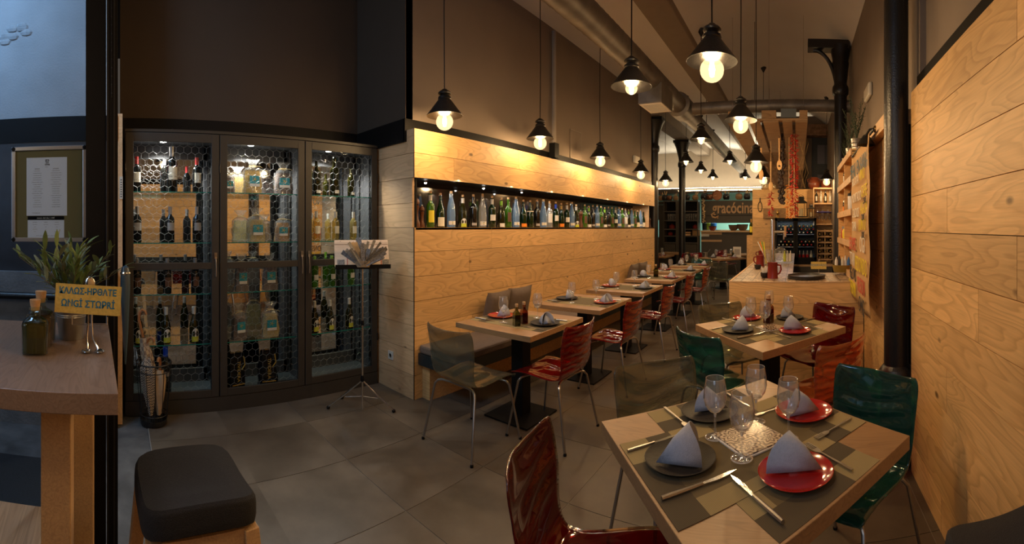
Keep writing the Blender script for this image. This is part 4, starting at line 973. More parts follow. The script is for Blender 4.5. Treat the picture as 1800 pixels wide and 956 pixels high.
BLKFOIL = mat('black_foil', (.008, .008, .010), .14, .2, bump=.5, bscale=25)
for px, w_, rz in ((414, 'left', .25), (470, 'right', -.05)):
    p = X(px, 399, -3.55); t = thing('foil_bag', f'{w_} black foil bag with gold lettering on the cabinet floor, middle door', 'bag', (-3.55, p.y, .1365), (0, 0, rz))
    part(t, 'pouch', MB().grid(noisy_bag(.17, .10, .29, 21 + px, False), 24, 14), BLKFOIL, True)
    text('TIVIDERA', .042, 'lettering', GOLD, t, (.0555, .0, .15), (0, pi/2, 0), .0006)
    part(t, 'flourish', MB().tube([(.052, .05, .27), (.055, .06, .2), (.054, .03, .16)], .005, 6), GOLD); part(t, 'gold_stripe', MB().box(.054, -.06, .035, .056, .06, .043), GOLD)
    part(t, 'fold', MB().box(-.02, -.05, .28, .02, .05, .30), BLKFOIL)
# ---------------------------------------------------------------- umbrella stand
p = Z(270, 741, 0)
us = thing('umbrella_stand', 'black wire umbrella stand in front of the cabinet corner', 'umbrella stand', (p.x + .02, p.y, 0))
part(us, 'base_dish', MB().lathe([(.001, 0), (.098, 0), (.104, .01), (.104, .045), (.098, .045), (.094, .012), (.001, .01)], 24), DARKMET, True)
part(us, 'ring', MB().tube([(.135*cos(2*pi*k/24), .135*sin(2*pi*k/24), .47) for k in range(25)], .006, 6), DARKMET, True)
part(us, 'ring', MB().tube([(.128*cos(2*pi*k/24), .128*sin(2*pi*k/24), .41) for k in range(25)], .004, 6), DARKMET, True)
part(us, 'ring', MB().tube([(.105*cos(2*pi*k/24), .105*sin(2*pi*k/24), .08) for k in range(25)], .004, 6), DARKMET, True)
for k in range(12): a = 2*pi*k/12; part(us, 'wire_rod', MB().tube([(.102*cos(a), .102*sin(a), .03), (.135*cos(a), .135*sin(a), .47)], .003, 5), DARKMET)
CHK = mat_weave('houndstooth_cloth', (.45, .36, .26), (.06, .05, .045)); CHK.node_tree.nodes['Checker Texture'].inputs['Scale'].default_value = 110
CHK2 = mat_weave('tartan_cloth', (.40, .30, .19), (.22, .15, .10)); CHK2.node_tree.nodes['Checker Texture'].inputs['Scale'].default_value = 34
TAN = mat('tan_cloth', (.42, .29, .17), .9, noise=.15)
def umbrella(label, a, b, m, hm, s=1):
    a, b = Vector(a), Vector(b); d = b - a; L_ = d.length; q = d.to_track_quat('Z', 'Y').to_euler()
    t = thing('umbrella', label, 'umbrella', tuple(p + a + Vector((.02, 0, 0))), tuple(q))
    def f(u, v):
        an = u * 2 * pi; r = (.012 + .033 * s * sin(min(v * 1.3, 1) * pi * .5) * (1 - max(v - .8, 0) * 3.2)); r *= 1 + .16 * sin(an * 5 + v * 3)
        return (r * cos(an), r * sin(an), .05 + v * L_ * .70)
    part(t, 'furled_canopy', MB().grid(f, 20, 10), m, True); part(t, 'shaft', MB().tube([(0, 0, 0), (0, 0, L_ * .82)], .005, 6), DARKMET)
    part(t, 'strap', MB().lathe([(.036, L_*.42), (.038, L_*.44), (.036, L_*.46)], 14), TAN, True)
    part(t, 'handle', MB().tube([(0, 0, L_*.76), (0, 0, L_*.92), (0, .015, L_*.98), (0, .04, L_), (0, .06, L_*.98), (0, .062, L_*.95)], .011, 8), hm, True)
HW = mat('umbrella_wood', (.30, .12, .04), .35)
umbrella('long tartan umbrella with wooden crook leaning left in the stand', (0, .06, .02), (0.0, -.13, .86), CHK2, HW, .9)
umbrella('short houndstooth umbrella standing upright in the stand', (.03, -.02, .02), (.01, -.06, .66), CHK, HW, 1.35)
umbrella('folded tan umbrella at the right inside the stand', (.03, .035, .02), (-.01, .05, .50), TAN, HW, 1.0)
# ---------------------------------------------------------------- music stand
ms = Z(637, 722, 0)
t = thing('music_stand', 'chrome tripod music stand carrying a pale board before the cabinet', 'stand', (ms.x, ms.y, 0))
part(t, 'pole', MB().tube([(0, 0, .02), (0, 0, 1.19)], [.009, .007], 10), CHROME, True); part(t, 'collar', MB().lathe([(.013, .70), (.014, .72), (.013, .74)], 12), BLACKP); part(t, 'collar', MB().lathe([(.013, .24), (.016, .26), (.013, .29)], 12), BLACKP)
for i, (px, py) in enumerate(((577, 719), (692, 725))):
    q = Z(px, py, 0) - ms
    l = part(t, 'leg', MB().tube([(0, 0, .25), tuple(q * .5 + Vector((0, 0, .13))), (q.x, q.y, .02)], .006, 8).tube([(0, 0, .12), tuple(q * .5 + Vector((0, 0, .11)))], .004, 6), CHROME, True); part(l, 'foot', MB().ball((q.x, q.y, .014), .016, .016, .014), BLACKP)
l = part(t, 'leg', MB().tube([(0, 0, .25), (-.17, -.01, .13), (-.30, -.02, .02)], .006, 8), CHROME, True); part(l, 'foot', MB().ball((-.30, -.02, .014), .016, .016, .014), BLACKP)
# tray faces the camera
ang = atan2(ms.x, ms.y) ; rz = -ang
def tray_local(x, y, z): return Vector((x, y, z))
tr_ = link('desk', MB().box(-.225, -.055, 1.165, .225, .0, 1.175).box(-.225, -.058, 1.165, .225, -.052, 1.20).box(-.02, 0, 1.17, .02, .05, 1.30).mesh('desk', BLACKP), t, (0, 0, 0), (0, 0, rz + .12))
bd = thing('display_board', 'tilted pale wooden board with red lines and a loop of printed cards', 'board', (ms.x, ms.y, 1.177), (0, 0, rz + .12))
tl = radians(24)
M_ = Matrix.Rotation(-tl, 4, 'X')
BRD = wood('pale_poplar', (.74, .60, .47), (.60, .44, .32), knot=False, sx=.8, sz=6, rings=5, contrast=.3)
part(bd, 'panel', MB().box(-.225, -.006, 0, .225, .006, .235, M_), BRD); part(bd, 'ledge', MB().box(-.225, -.012, .195, .225, -.006, .215, M_), BRD)
REDP = mat('red_line', (.45, .04, .03), .5)
part(bd, 'red_line', MB().box(-.125, -.008, .005, -.120, -.006, .15, M_), REDP); part(bd, 'red_line', MB().box(.155, -.008, .005, .160, -.006, .15, M_), REDP)
for q in (-.175, .165): part(bd, 'screw', MB().ball(tuple(M_ @ Vector((q, -.007, .222))), .003, n=8, m=4), DARKMET)
GC = mat('printed_card', (.22, .21, .20), .7, noise=.5, nscale=90)
for q, ww, zz in ((-.175, .06, .005), (.195, .055, .005), (.105, .06, .105)): part(bd, 'card', MB().box(q - ww/2, -.009, zz, q + ww/2, -.0065, zz + .055, M_), GC)
bq = thing('card_bouquet', 'fan of folded printed cards and kraft paper on the music stand board', 'paper', (ms.x, ms.y, 1.20), (0, 0, rz + .12))
rnd = random.Random(4); KC = mat('kraft_card', (.42, .30, .17), .8, noise=.15)
for k in range(34):
    a = radians(rnd.uniform(-62, 62)); l_ = rnd.uniform(.12, .225); w_ = rnd.uniform(.016, .028); y_ = -.055 + rnd.uniform(-.03, .02)
    Mk = Matrix.Translation((.0 + sin(a) * .02, y_, .0)) @ Matrix.Rotation(a, 4, 'Y') @ Matrix.Rotation(rnd.uniform(-.9, .9), 4, 'Z') @ Matrix.Rotation(rnd.uniform(-.2, .25), 4, 'X')
    part(bq, 'folded_card', MB().prism([(-w_, 0), (w_, 0), (w_ * .9, .0012), (-w_ * .9, .0012)], 0, 1, Mk @ Matrix.Scale(l_, 4, (0, 0, 1))), GC if k % 5 else KC)
part(bq, 'kraft_wrap', MB().lathe([(.05, -.02), (.075, .03)], 16, c=(0, -.055, 0), sy=.5), KC, True)
# socket
p = Y(688, 624, YA)
t = thing('wall_socket', 'white power socket on the pale wooden return wall', 'socket', (p.x, YA - .001, p.z))
part(t, 'plate', MB().box(-.04, -.010, -.04, .04, .001, .04), SOCK, bevel=.003); part(t, 'socket_well', MB().lathe([(.024, 0), (.024, .003), (.018, .003), (.018, .0)], 20, M=Matrix.Translation((0, -.010, 0)) @ Matrix.Rotation(pi/2, 4, 'X')), SOCK); part(t, 'pin_hole', MB().ball((-.008, -.0125, 0), .0025, n=6, m=4).ball((.008, -.0125, 0), .0025, n=6, m=4), BLACKP)
# ================================================================ columns, ducts
def column(label, x, y, top, r=.085, brace=None, base=True, rz=3.2):
    t = thing('iron_column', label, 'column', (x, y, 0))
    part(t, 'shaft', MB().lathe([(r, .0), (r, rz + .1)] , 24), IRON, True)
    if base: part(t, 'base_ring', MB().lathe([(r*1.05, .0), (r*1.35, .0), (r*1.35, .30), (r*1.15, .52), (r*1.3, .545), (r*1.42, .565), (r*1.42, .59), (r*1.2, .615), (r*1.02, .63)], 24), IRON, True)
    part(t, 'capital', MB().lathe([(r*1.02, rz-.08), (r*1.25, rz-.05), (r*1.3, rz), (r*1.25, rz+.05), (r*1.02, rz+.08), (r*1.02, rz+.12)] + ([(r*1.15, rz+.22), (r*1.5, top-.30), (r*2.0, top-.17), (r*2.5, top-.07)] if brace == 'both' else [(r*1.35, top-.30), (r*1.25, top-.27), (r*1.5, top-.15), (r*1.6, top-.07)]), 24), IRON, True)
    pl = MB().box(-.22, -.13, top-.07, .22, .13, top)
    if brace == 'left': pl = MB().box(-.46, -.1, top-.12, .12, .1, top)
    part(t, 'top_plate', pl, IRON, bevel=.004)
    if brace == 'left':
        part(t, 'curved_bracket', MB().tube([(-.38 + .33*sin(a), 0, top - .12 - .62*(1-cos(a))) for a in [k*pi/2/10 for k in range(11)]], .028, 8), IRON, True)
    elif brace == 'both':
        for s in (-1, 1): part(t, 'bracket', MB().prism([(s*.06, 3.25), (s*.21, top-.05), (s*.06, top-.05)][::s] if s > 0 else [(s*.06, 3.25), (s*.06, top-.05), (s*.21, top-.05)][::-1], -.02, .02, Matrix.Rotation(pi/2, 4, 'X')), IRON)
    return t
column('round black iron column right of the counter, nearest the camera', .628, 2.69, 4.30, .079, rz=3.6)
column('black iron column with a curved bracket beside the cubby shelves', .61, 6.05, 4.10, .09, 'left', rz=3.42)
column('black iron column at the far end of the bottle niche', -3.04, 8.85, 3.86, .095, 'both', False)
column('thinner far iron column in front of the grey kitchen shelving', -3.09, 11.35, 3.86, .09, 'both', False)
dx, dz = -1.70, 3.28
t = thing('air_duct', 'long spiral galvanised round air duct running under the ceiling', 'duct', (dx, 0, dz))
du = MB(); n = 150
def rduct(y): return .155 if y < 6.0 else .14
prof = []
def spiral(m, x_, z_, ya, yb, r, seg):
    V = []; Fc = []; K = 24
    nn = int((yb - ya) / .055)
    for i in range(nn + 1):
        y = ya + (yb - ya) * i / nn; rr_ = r + (.004 if i % 2 else 0)
        V += [(x_ + rr_*cos(2*pi*k/K), y, z_ + rr_*sin(2*pi*k/K)) for k in range(K)]
    for i in range(nn):
        for k in range(K): a = i*K+k; b = i*K+(k+1) % K; Fc.append((a, b, b+K, a+K))
    m.add(V, Fc); return m
part(t, 'spiral_tube', spiral(MB(), 0, 0, 1.5, 6.0, .128, 1), DUCT, True)
part(t, 'spiral_tube', spiral(MB(), 0, 0, 6.3, 12.9, .125, 1), DUCT, True)
part(t, 'collar', MB().lathe([(.13, 0), (.18, .02), (.18, .34), (.13, .38)], 24, M=Matrix.Translation((0, 5.98, 0)) @ Matrix.Rotation(-pi/2, 4, 'X')), DUCT, True)
part(t, 'elbow', MB().tube([(0, 12.85, 0), (.0, 13.05, .0), (.03, 13.2, -.06), (.04, 13.24, -.2)], .125, 16), DUCT, True)
part(t, 'hanger', MB().tube([(0, 3.2, .15), (0, 3.2, .70)], .006, 6), DARKMET); part(t, 'hanger', MB().tube([(0, 8, .14), (0, 8, .70)], .006, 6), DARKMET)
bx = part(t, 'outlet_box', MB().box(-.17, 4.85, -.30, .13, 5.3, -.06), DUCT, bevel=.006)
g = MB()
for k in range(9): g.box(-.13, 4.90 + k*.042, -.306, .09, 4.915 + k*.042, -.3)
tag(part(bx, 'grille_slats', g, WHITE), kind='stuff'); part(bx, 'grille_frame', MB().box(-.16, 4.865, -.305, -.13, 5.285, -.3).box(.09, 4.865, -.305, .12, 5.285, -.3).box(-.13, 4.865, -.305, .09, 4.9, -.3).box(-.13, 5.26, -.305, .09, 5.285, -.3), WHITE)
t = thing('branch_duct', 'thinner spiral duct branching right above the hanging pallet', 'duct', (dx + .2, 6.12, 3.22))
m = MB(); V = []; Fc = []; K = 20; nn = 44
for i in range(nn + 1):
    x = 2.25 * i / nn; rr_ = .088 + (.003 if i % 2 else 0)
    V += [(x, rr_*cos(2*pi*k/K), rr_*sin(2*pi*k/K)) for k in range(K)]
for i in range(nn):
    for k in range(K): a = i*K+k; b = i*K+(k+1) % K; Fc.append((a, b, b+K, a+K))
part(t, 'spiral_tube', m.add(V, Fc), DUCT, True); part(t, 'hanger', MB().tube([(.9, 0, .08), (.9, 0, 1.2)], .004, 6), DARKMET)
# emergency light on the right upper wall, small one on the left wall
p = X(1529, 163, .755); t = thing('emergency_light', 'white emergency light on the upper right wall near the columns', 'light', (.759, p.y, p.z))
part(t, 'housing', MB().box(-.045, -.15, -.07, 0, .15, .07), SOCK, bevel=.02); part(t, 'lens', MB().box(-.05, -.12, -.045, -.044, .12, .045), mat('frosted_lens', (.5, .45, .38), .3), bevel=.004)
p = X(1118, 281, -3.0); t = thing('small_emergency_light', 'small white box lamp high on the far end of the left wall', 'light', (-3.018, p.y, p.z))
part(t, 'housing', MB().box(0, -.13, -.07, .05, .13, .07), SOCK, bevel=.015); part(t, 'lens', MB().box(.05, -.1, -.045, .055, .1, .045), mat('frosted_lens_small', (.6, .55, .45), .3))
# ================================================================ hanging pallet
t = thing('hanging_pallet', 'long wooden pallet canopy hung from wires above the bar', 'pallet', (-.37, 5.35, 2.80))
zt = lambda y: -.05 * y * .55
PL = 3.7
for a, b in [(-.49, -.27), (-.22, -.09), (-.05, .14), (.19, .31), (.35, .50)]:
    m = MB(); v = []
    for (y, z) in ((0, 0), (PL * .5 - .02, zt(PL * .5))): v += [(a, y, z), (b, y, z), (b, y, z+.022), (a, y, z+.022)]
    q = [(0,1,2,3), (7,6,5,4), (0,4,5,1), (1,5,6,2), (2,6,7,3), (3,7,4,0)]
    part(t, 'deck_board', m.add(v, q), PALLET)
    m = MB(); v = []
    for (y, z) in ((PL*.5 + .02, zt(PL*.5)), (PL, zt(PL))): v += [(a, y, z), (b, y, z), (b, y, z+.022), (a, y, z+.022)]
    part(t, 'deck_board', m.add(v, q), PALLET)
for y in (0.0, 1.75, 1.98, PL - .1): part(t, 'cross_board', MB().box(-.49, y, .024 + zt(y), .50, y + .09, .05 + zt(y)), PALLET)
for y in (0.0, 1.75, PL - .1):
    for a, b in ((-.49, -.38), (-.07, .11), (.40, .50)): part(t, 'block', MB().box(a, y, .052 + zt(y), b, y + .12, .15 + zt(y)), PALLET)
part(t, 'blue_panel', MB().box(.17, .0, .06, .36, .02, .17), mat('faded_blue_panel', (.10, .12, .14), .7))
for x_ in (-.44, .02, .45):
    for y in (.05, PL - .05): part(t, 'wire', MB().tube([(x_, y, .12), (x_, y, 1.55 if abs(x_) < .2 else 1.35)], .002, 4), STEEL)
# things hanging from it
def at(px, py, y): return Y(px, py, y)
SPN = mat('beech_spoon', (.66, .40, .17), .5, noise=.1)
def spoon(label, px, pyt, pyb, y, slot=None):
    a, b = at(px, pyt, y), at(px, pyb, y); L_ = a.z - b.z
    t = thing('wooden_spoon', label, 'spoon', (b.x, y, b.z), .1)
    part(t, 'handle', MB().tube([(0, 0, L_*.28), (0, 0, L_*.6), (0, 0, L_)], [.009, .010, .014], 8), SPN, True)
    if slot == 'ring':
        m = MB(); N = 20
        for rr_ in (0,): 
            V = []
            for k in range(N):
                c_, s_ = cos(2*pi*k/N), sin(2*pi*k/N)
                V += [(.036*c_, -.005, L_*.16 + L_*.16*s_), (.016*c_, -.005, L_*.13 + .016*s_), (.036*c_, .005, L_*.16 + L_*.16*s_), (.016*c_, .005, L_*.13 + .016*s_)]
            F_ = []
            for k in range(N):
                q = k*4; r_ = ((k+1) % N)*4; F_ += [(q, r_, r_+1, q+1), (q+2, q+3, r_+3, r_+2), (q, q+2, r_+2, r_), (q+1, r_+1, r_+3, q+3)]
            m.add(V, F_)
        part(t, 'bowl', m, SPN)
    else: part(t, 'bowl', MB().ball((0, 0, L_*.16), .034, .008, L_*.17, 14, 8), SPN, True)
    part(t, 'string', MB().tube([(0, 0, L_), (0, 0, L_ + (2.74 - a.z if a.z < 2.7 else .04))], .0015, 4), DARKMET)
spoon('leftmost wooden spoon hanging under the pallet in front of a lamp', 1338, 260, 316, 6.1)
spoon('lowest wooden spoon hanging under the pallet, middle one', 1355, 284, 336, 6.3)
spoon('slotted wooden spoon with a round hole hanging highest under the pallet', 1370, 243, 299, 6.0, 'ring')
def garland(label, px, pyt, pyb, y, kind, wd, n, m, cat, extra=None):
    a, b = at(px, pyt, y), at(px, pyb, y); L_ = a.z - b.z; rnd = random.Random(px)
    t = thing('garland', label, cat, (b.x, y, b.z))
    g = MB()
    for k in range(n):
        z = L_ * (k + rnd.random()) / n; an = rnd.uniform(0, 2*pi); rr_ = wd * rnd.uniform(.35, 1)
        c = Vector((rr_*cos(an)*.9, rr_*sin(an)*.7, z))
        if kind == 'chilli': d = Vector((cos(an)*.7, sin(an)*.6, rnd.uniform(-1.1, .2))).normalized() * rnd.uniform(.035, .06); g.tube([c*1, c + d*.5, c + d + Vector((0, 0, .008))], [.006, .0055, .001], 5)
        elif kind == 'dried': g.ball(tuple(c), rnd.uniform(.018, .034), rnd.uniform(.015, .03), rnd.uniform(.02, .04), 6, 4)
        elif kind == 'garlic': g.ball(tuple(c), .022, .022, .026, 7, 5)
    nm = {'chilli': 'chilli_peppers', 'dried': 'dried_peppers', 'garlic': 'garlic_bulbs'}[kind]
    tag(part(t, nm, g, m, True), kind='stuff')
    part(t, 'string', MB().tube([(0, 0, 0), (0, 0, L_), (0, 0, max(2.76 - b.z, L_))], .004, 5), SPN); return t
CHI = mat('red_chilli', (.42, .02, .012), .3, noise=.3, nscale=12); CHO = mat('orange_chilli', (.62, .20, .02), .4, noise=.3, nscale=12); DRI = mat('dried_black_pepper', (.03, .014, .010), .55, noise=.5, nscale=9)
garland('long string of red dried chillies hanging from the pallet', 1396, 235, 380, 6.0, 'chilli', .045, 260, CHI, 'garland')
garland('orange chilli string hanging just left of the long red one', 1387, 325, 383, 6.05, 'chilli', .03, 70, CHO, 'garland')
garland('string of black dried peppers hanging behind the slotted spoon', 1374, 237, 357, 6.4, 'dried', .045, 90, DRI, 'garland')
garland('short thin red chilli string above the beer tap', 1355, 337, 380, 6.3, 'chilli', .022, 60, CHI, 'garland')
garland('pale garlic braid hanging on the edge of the grey kitchen wall', 1237, 349, 391, 13.4, 'garlic', .05, 40, mat('garlic_skin', (.60, .42, .24), .6, noise=.2), 'garland')
# loose raffia
t = thing('raffia_strand', 'loose raffia strands dangling from the right side of the pallet', 'strand', at(1408, 330, 6.4))
for k in range(5): part(t, 'strand', MB().tube([(.02*k + .03*sin(q*1.7 + k), .01*k, q*.11) for q in range(10)], .002, 4), mat('raffia', (.42, .28, .11), .8))
# ================================================================ bar counter
CYF, CXL, CTZ = 4.22, -.668, .965
MOS = None
def mosaic():
    m, nt, b = base_mat('mosaic_top'); L = nt.links; tc = nd(nt, 'ShaderNodeTexCoord')
    br = nd(nt, 'ShaderNodeTexBrick'); br.offset = 0; br.inputs['Scale'].default_value = 5; br.inputs['Mortar Size'].default_value = .02; br.inputs['Brick Width'].default_value = .55; br.inputs['Row Height'].default_value = .55
    L.new(tc.outputs['Object'], br.inputs['Vector']); br.inputs['Color1'].default_value = (.62, .48, .34, 1); br.inputs['Color2'].default_value = (.28, .18, .12, 1); br.inputs['Mortar'].default_value = (.05, .035, .025, 1)
    wv = nd(nt, 'ShaderNodeTexVoronoi'); wv.inputs['Scale'].default_value = 34; L.new(tc.outputs['Object'], wv.inputs['Vector'])
    rp = ramp(nt, [(.0, (.12, .09, .07)), (.42, (.20, .15, .11)), (.5, (1, 1, 1)), (1, (1, 1, 1))]); L.new(wv.outputs['Distance'], rp.inputs[0])
    mx = nd(nt, 'ShaderNodeMix', data_type='RGBA', blend_type='MULTIPLY'); mx.inputs['Factor'].default_value = .8; L.new(br.outputs[0], mx.inputs['A']); L.new(rp.outputs[0], mx.inputs['B'])
    L.new(mx.outputs['Result'], b.inputs['Base Color']); b.inputs['Roughness'].default_value = .32; b.inputs['Specular IOR Level'].default_value = .25; return m
MOS = mosaic()
bc = thing('bar_counter', 'pine-clad bar counter with patterned tiled top', 'counter', (CXL, CYF, 0))
WX = .655 - CXL
part(bc, 'carcass', MB().box(.02, .02, 0, WX, .85, CTZ - .03).box(.02, .85, 0, .60, 4.66, CTZ - .03), BLACKP)
part(bc, 'tiled_top', MB().box(.022, .022, CTZ - .03, WX, .87, CTZ).box(.022, .87, CTZ - .03, .62, 4.66, CTZ), MOS)
for i, (a, b) in enumerate(((.755, .965), (.545, .755), (.335, .545), (.12, .335), (0, .12))):
    cuts = [[0, WX], [0, 1.07, WX], [0, .6, WX], [0, .95, WX], [0, WX]][i]
    for q, r_ in zip(cuts[:-1], cuts[1:]): part(bc, 'plank', MB().box(0, 0, 0, r_ - q - .002, .02, b - a - .003), PINE, loc=(q, 0, a))
    part(bc, 'plank', MB().box(0, 0, 0, 4.64, .02, b - a - .003), PINE, loc=(.0, 4.66, a), rot=(0, 0, -pi/2))
part(bc, 'edge_trim', MB().box(-.003, -.003, CTZ - .006, WX, .02, CTZ + .003).box(-.003, .02, CTZ - .006, .02, 4.66, CTZ + .003), PINE2)
# back bar
YBK = 9.6
wb = struct('wall_bar', MB().box(-.98, YBK, 0, 1.2, YBK + .2, 2.34), BLACKP)
for i in range(11):
    z0, z1 = .0 + .2135 * i, .2135 * (i + 1)
    cuts = [[0, 1.9], [0, .9, 1.9], [0, 1.3, 1.9]][i % 3]
    for a, b in zip(cuts[:-1], cuts[1:]): MB().box(0, 0, 0, b - a - .003, .02, z1 - z0 - .004).build('plank', PINE, wb, (-.99 + a, YBK - .02, z0))
MB().box(-.99, YBK, 0, -.98, YBK + .2, 2.35).build('end_cap', PINE, wb)
w2 = struct('wall_stair', MB().box(-.9, 10.9, 2.2, 2.5, 11.0, 4.3), GREY)
BRK = mat('exposed_brick', (.20, .12, .075), .95, noise=.5, nscale=9, bump=1, bscale=16)
MB().box(.1, 10.55, 3.75, 2.4, 10.9, 4.02).build('rough_lintel', BRK, w2); MB().box(-.85, 10.5, 2.3, .15, 10.9, 4.0).build('brick_pier', BRK, w2)
a = Y(1427, 330, 10.85); b = Y(1472, 240, 10.85)
wn = struct('window_1', MB().box(a.x, 10.84, a.z, b.x + .3, 10.895, b.z), mat('dark_blue_grey_paint', (.03, .036, .042), .5))
for q0, q1, y0_, y1_ in ((1437, 1450, 255, 288), (1451.5, 1466, 255, 288), (1437, 1450, 307, 330)):
    a, b = Y(q0, y1_, 10.83), Y(q1, y0_, 10.83)
    MB().box(a.x, 10.825, a.z, b.x, 10.84, b.z).build('pane', mat('frosted_pane', (.12, .12, .15), .3), wn)
JAR = mat('terracotta_glaze', (.20, .045, .018), .35, noise=.2)
for px, w_, s in ((1431, 'round brown terracotta jar on top of the bar wall, left of the lamp', .8), (1452, 'reddish terracotta pot on top of the bar wall, right of the lamp', .75)):
    p = Y(px, 331, YBK + .1); t = thing('terracotta_jar', w_, 'jar', (p.x, YBK + .1, 2.35)); t.scale = (s,) * 3
    part(t, 'body', MB().lathe([(.001, 0), (.10, 0), (.16, .08), (.17, .18), (.13, .27), (.10, .30), (.12, .33), (.10, .33)], 20), JAR, True); part(t, 'handle', MB().tube([(.12, 0, .30), (.19, 0, .27), (.165, 0, .2)], .014, 6), JAR, True); part(t, 'handle', MB().tube([(-.12, 0, .30), (-.19, 0, .27), (-.165, 0, .2)], .014, 6), JAR, True)
# wall shelf unit right: bottles, glasses
xa, xb = Y(1431, 400, 9.4).x, Y(1472, 400, 9.4).x
t = thing('wall_shelf', 'open pine wall shelf right of the fridges for bottles and glasses', 'shelf', (xa, YBK - .022, 0))
W_ = xb - xa + .1
for z in (2.33, 2.0, 1.97 - .42): part(t, 'board', MB().box(0, -.24, z, W_, 0, z + .03), PINE2)
part(t, 'side_panel', MB().box(-.02, -.24, 1.52, 0, 0, 2.36), PINE2)
for k in range(5):
    px = 1435 + k * 8; p = Y(px, 355, YBK - .15); bottle(f'{ORD[k]} dark swing bottle from the left on the pine wall shelf', (p.x, YBK - .15, 2.031), 'bord', 'clear' if k % 2 else 'dark', [('white', .05, .16, .5, 0)], None, True, .92, -pi/2)
for k in range(4):
    px = 1437 + k * 9; p = Y(px, 380, YBK - .13); o = link('wine_glass', wine_me, None, (p.x, YBK - .13, 1.97), (pi, 0, 0)); o.scale = (1.1,)*3; tag(o, f'{ORD[k]} stemmed glass from the left hanging upside down under the wall shelf', 'glass')
for k in range(6):
    px = 1434 + k * 6; p = Y(px, 395, YBK - .12); o = link('wine_glass', wine_me, None, (p.x, YBK - .06, 1.581), (0, 0, 0)); o.scale = (.9,)*3; tag(o, f'{ORD[k]} small glass from the left standing on the lower wall shelf', 'glass')
o = MB().ball((0, 0, 0), .19, .10, .02, 16, 6).build('blue_plate', mat('blue_glass_dish', (.05, .05, .30), .1), None, Y(1448, 373, YBK - .14), smooth=True); tag(o, 'flat blue glass dish above the hanging wine glasses', 'dish')
# wine rack
ra, rb = Y(1436, 464, 9.2), Y(1464, 405, 9.2)
wr_ = thing('wine_rack', 'pale wooden wine rack with dark bottles lying in five rows', 'rack', (ra.x, 9.2, .80)); RW = rb.x - ra.x; RH = rb.z - .80
for k in range(6): part(wr_, 'shelf_rail', MB().box(0, 0, RH*k/5.2, RW, .03, RH*k/5.2 + .03), PINE2)
for q in (0, RW/2 - .01, RW - .02): part(wr_, 'post', MB().box(q, -.004, 0, q + .02, .26, RH + .02), PINE2)
bh = MB().lathe([(.001, 0), (.036, 0), (.036, .19), (.014, .24), (.014, .29)], 12, M=Matrix.Rotation(pi/2, 4, 'X')).mesh('body', BG['dark'], True); bcp = MB().lathe([(.0155, .25), (.0155, .30), (1e-6, .301)], 10, M=Matrix.Rotation(pi/2, 4, 'X')).mesh('capsule', LAB['gold'], True)
ic = 0
for r_ in range(5):
    for c_ in range(3):
        t = thing('lying_bottle', f'{["left","middle","right"][c_]} lying wine bottle in the {ORD[4-r_]} row down the wooden wine rack', 'bottle', (ra.x + RW*(.17 + .33*c_), 9.28, .80 + RH*r_/5.2 + .068))
        link('body', bh, t, (0, .14, 0)); link('capsule', bcp, t, (0, .14, 0))
# back counter and fridges
bk = thing('back_counter', 'dark back counter with pale worktop carrying the fridges', 'counter', (-.50, 8.93, 0))
part(bk, 'cabinet', MB().box(0, 0, 0, 1.23, .62, .69), KIT); part(bk, 'worktop', MB().box(-.02, -.02, .69, 1.24, .64, .725), PINE2)
fa, fb = Y(1362, 463, 8.98), Y(1435, 383, 8.98)
fd = thing('bottle_fridge', 'black two-door glass bottle fridge full of wine behind the bar', 'fridge', (fa.x, 8.98, .726)); FW = fb.x - fa.x; FH = fb.z - .726
part(fd, 'cabinet', MB().box(0, .02, 0, FW, .55, .10).box(0, .02, FH-.05, FW, .55, FH).box(0, .02, .1, .03, .55, FH-.05).box(FW-.03, .02, .1, FW, .55, FH-.05).box(FW/2-.02, .02, .1, FW/2+.02, .55, FH-.05).box(.03, .52, .1, FW-.03, .55, FH-.05), BLACKP)
part(fd, 'liner', MB().box(.03, .50, .1, FW-.03, .52, FH-.05), CABIN)
for k in range(2):
    a_, b_ = (.0, FW/2 - .004) if k == 0 else (FW/2 + .004, FW)
    d = part(fd, 'door', MB().box(a_, 0, .10, a_+.045, .02, FH).box(b_-.045, 0, .10, b_, .02, FH).box(a_, 0, .10, b_, .02, .15).box(a_, 0, FH-.06, b_, .02, FH), BLACKP)
    part(d, 'pane', MB().box(a_+.045, .008, .15, b_-.045, .012, FH-.06), PANE)
    for z in (.36, .62): part(fd, 'wire_shelf', MB().box(a_+.04, .05, z, b_-.04, .5, z+.008), CHROME)
light('AREA', 'fridge_light', (fa.x + FW/2, 9.1, .726 + FH - .07), 6, (.85, .93, 1), .8, (0, 0, 0), .08)
endc = [MB().lathe([(.001, 0), (.034, 0), (.034, .18), (.014, .23), (.014, .28)], 10, M=Matrix.Rotation(pi/2, 4, 'X')).mesh('body', BG[c_], True) for c_ in ('dark', 'deep')]
capm = {c_: MB().lathe([(.017, .23), (.017, .285), (1e-6, .286)], 10, M=Matrix.Rotation(pi/2, 4, 'X')).mesh('capsule', LAB[c_], True) for c_ in ('pale', 'gold', 'red')}
rnd = random.Random(3)
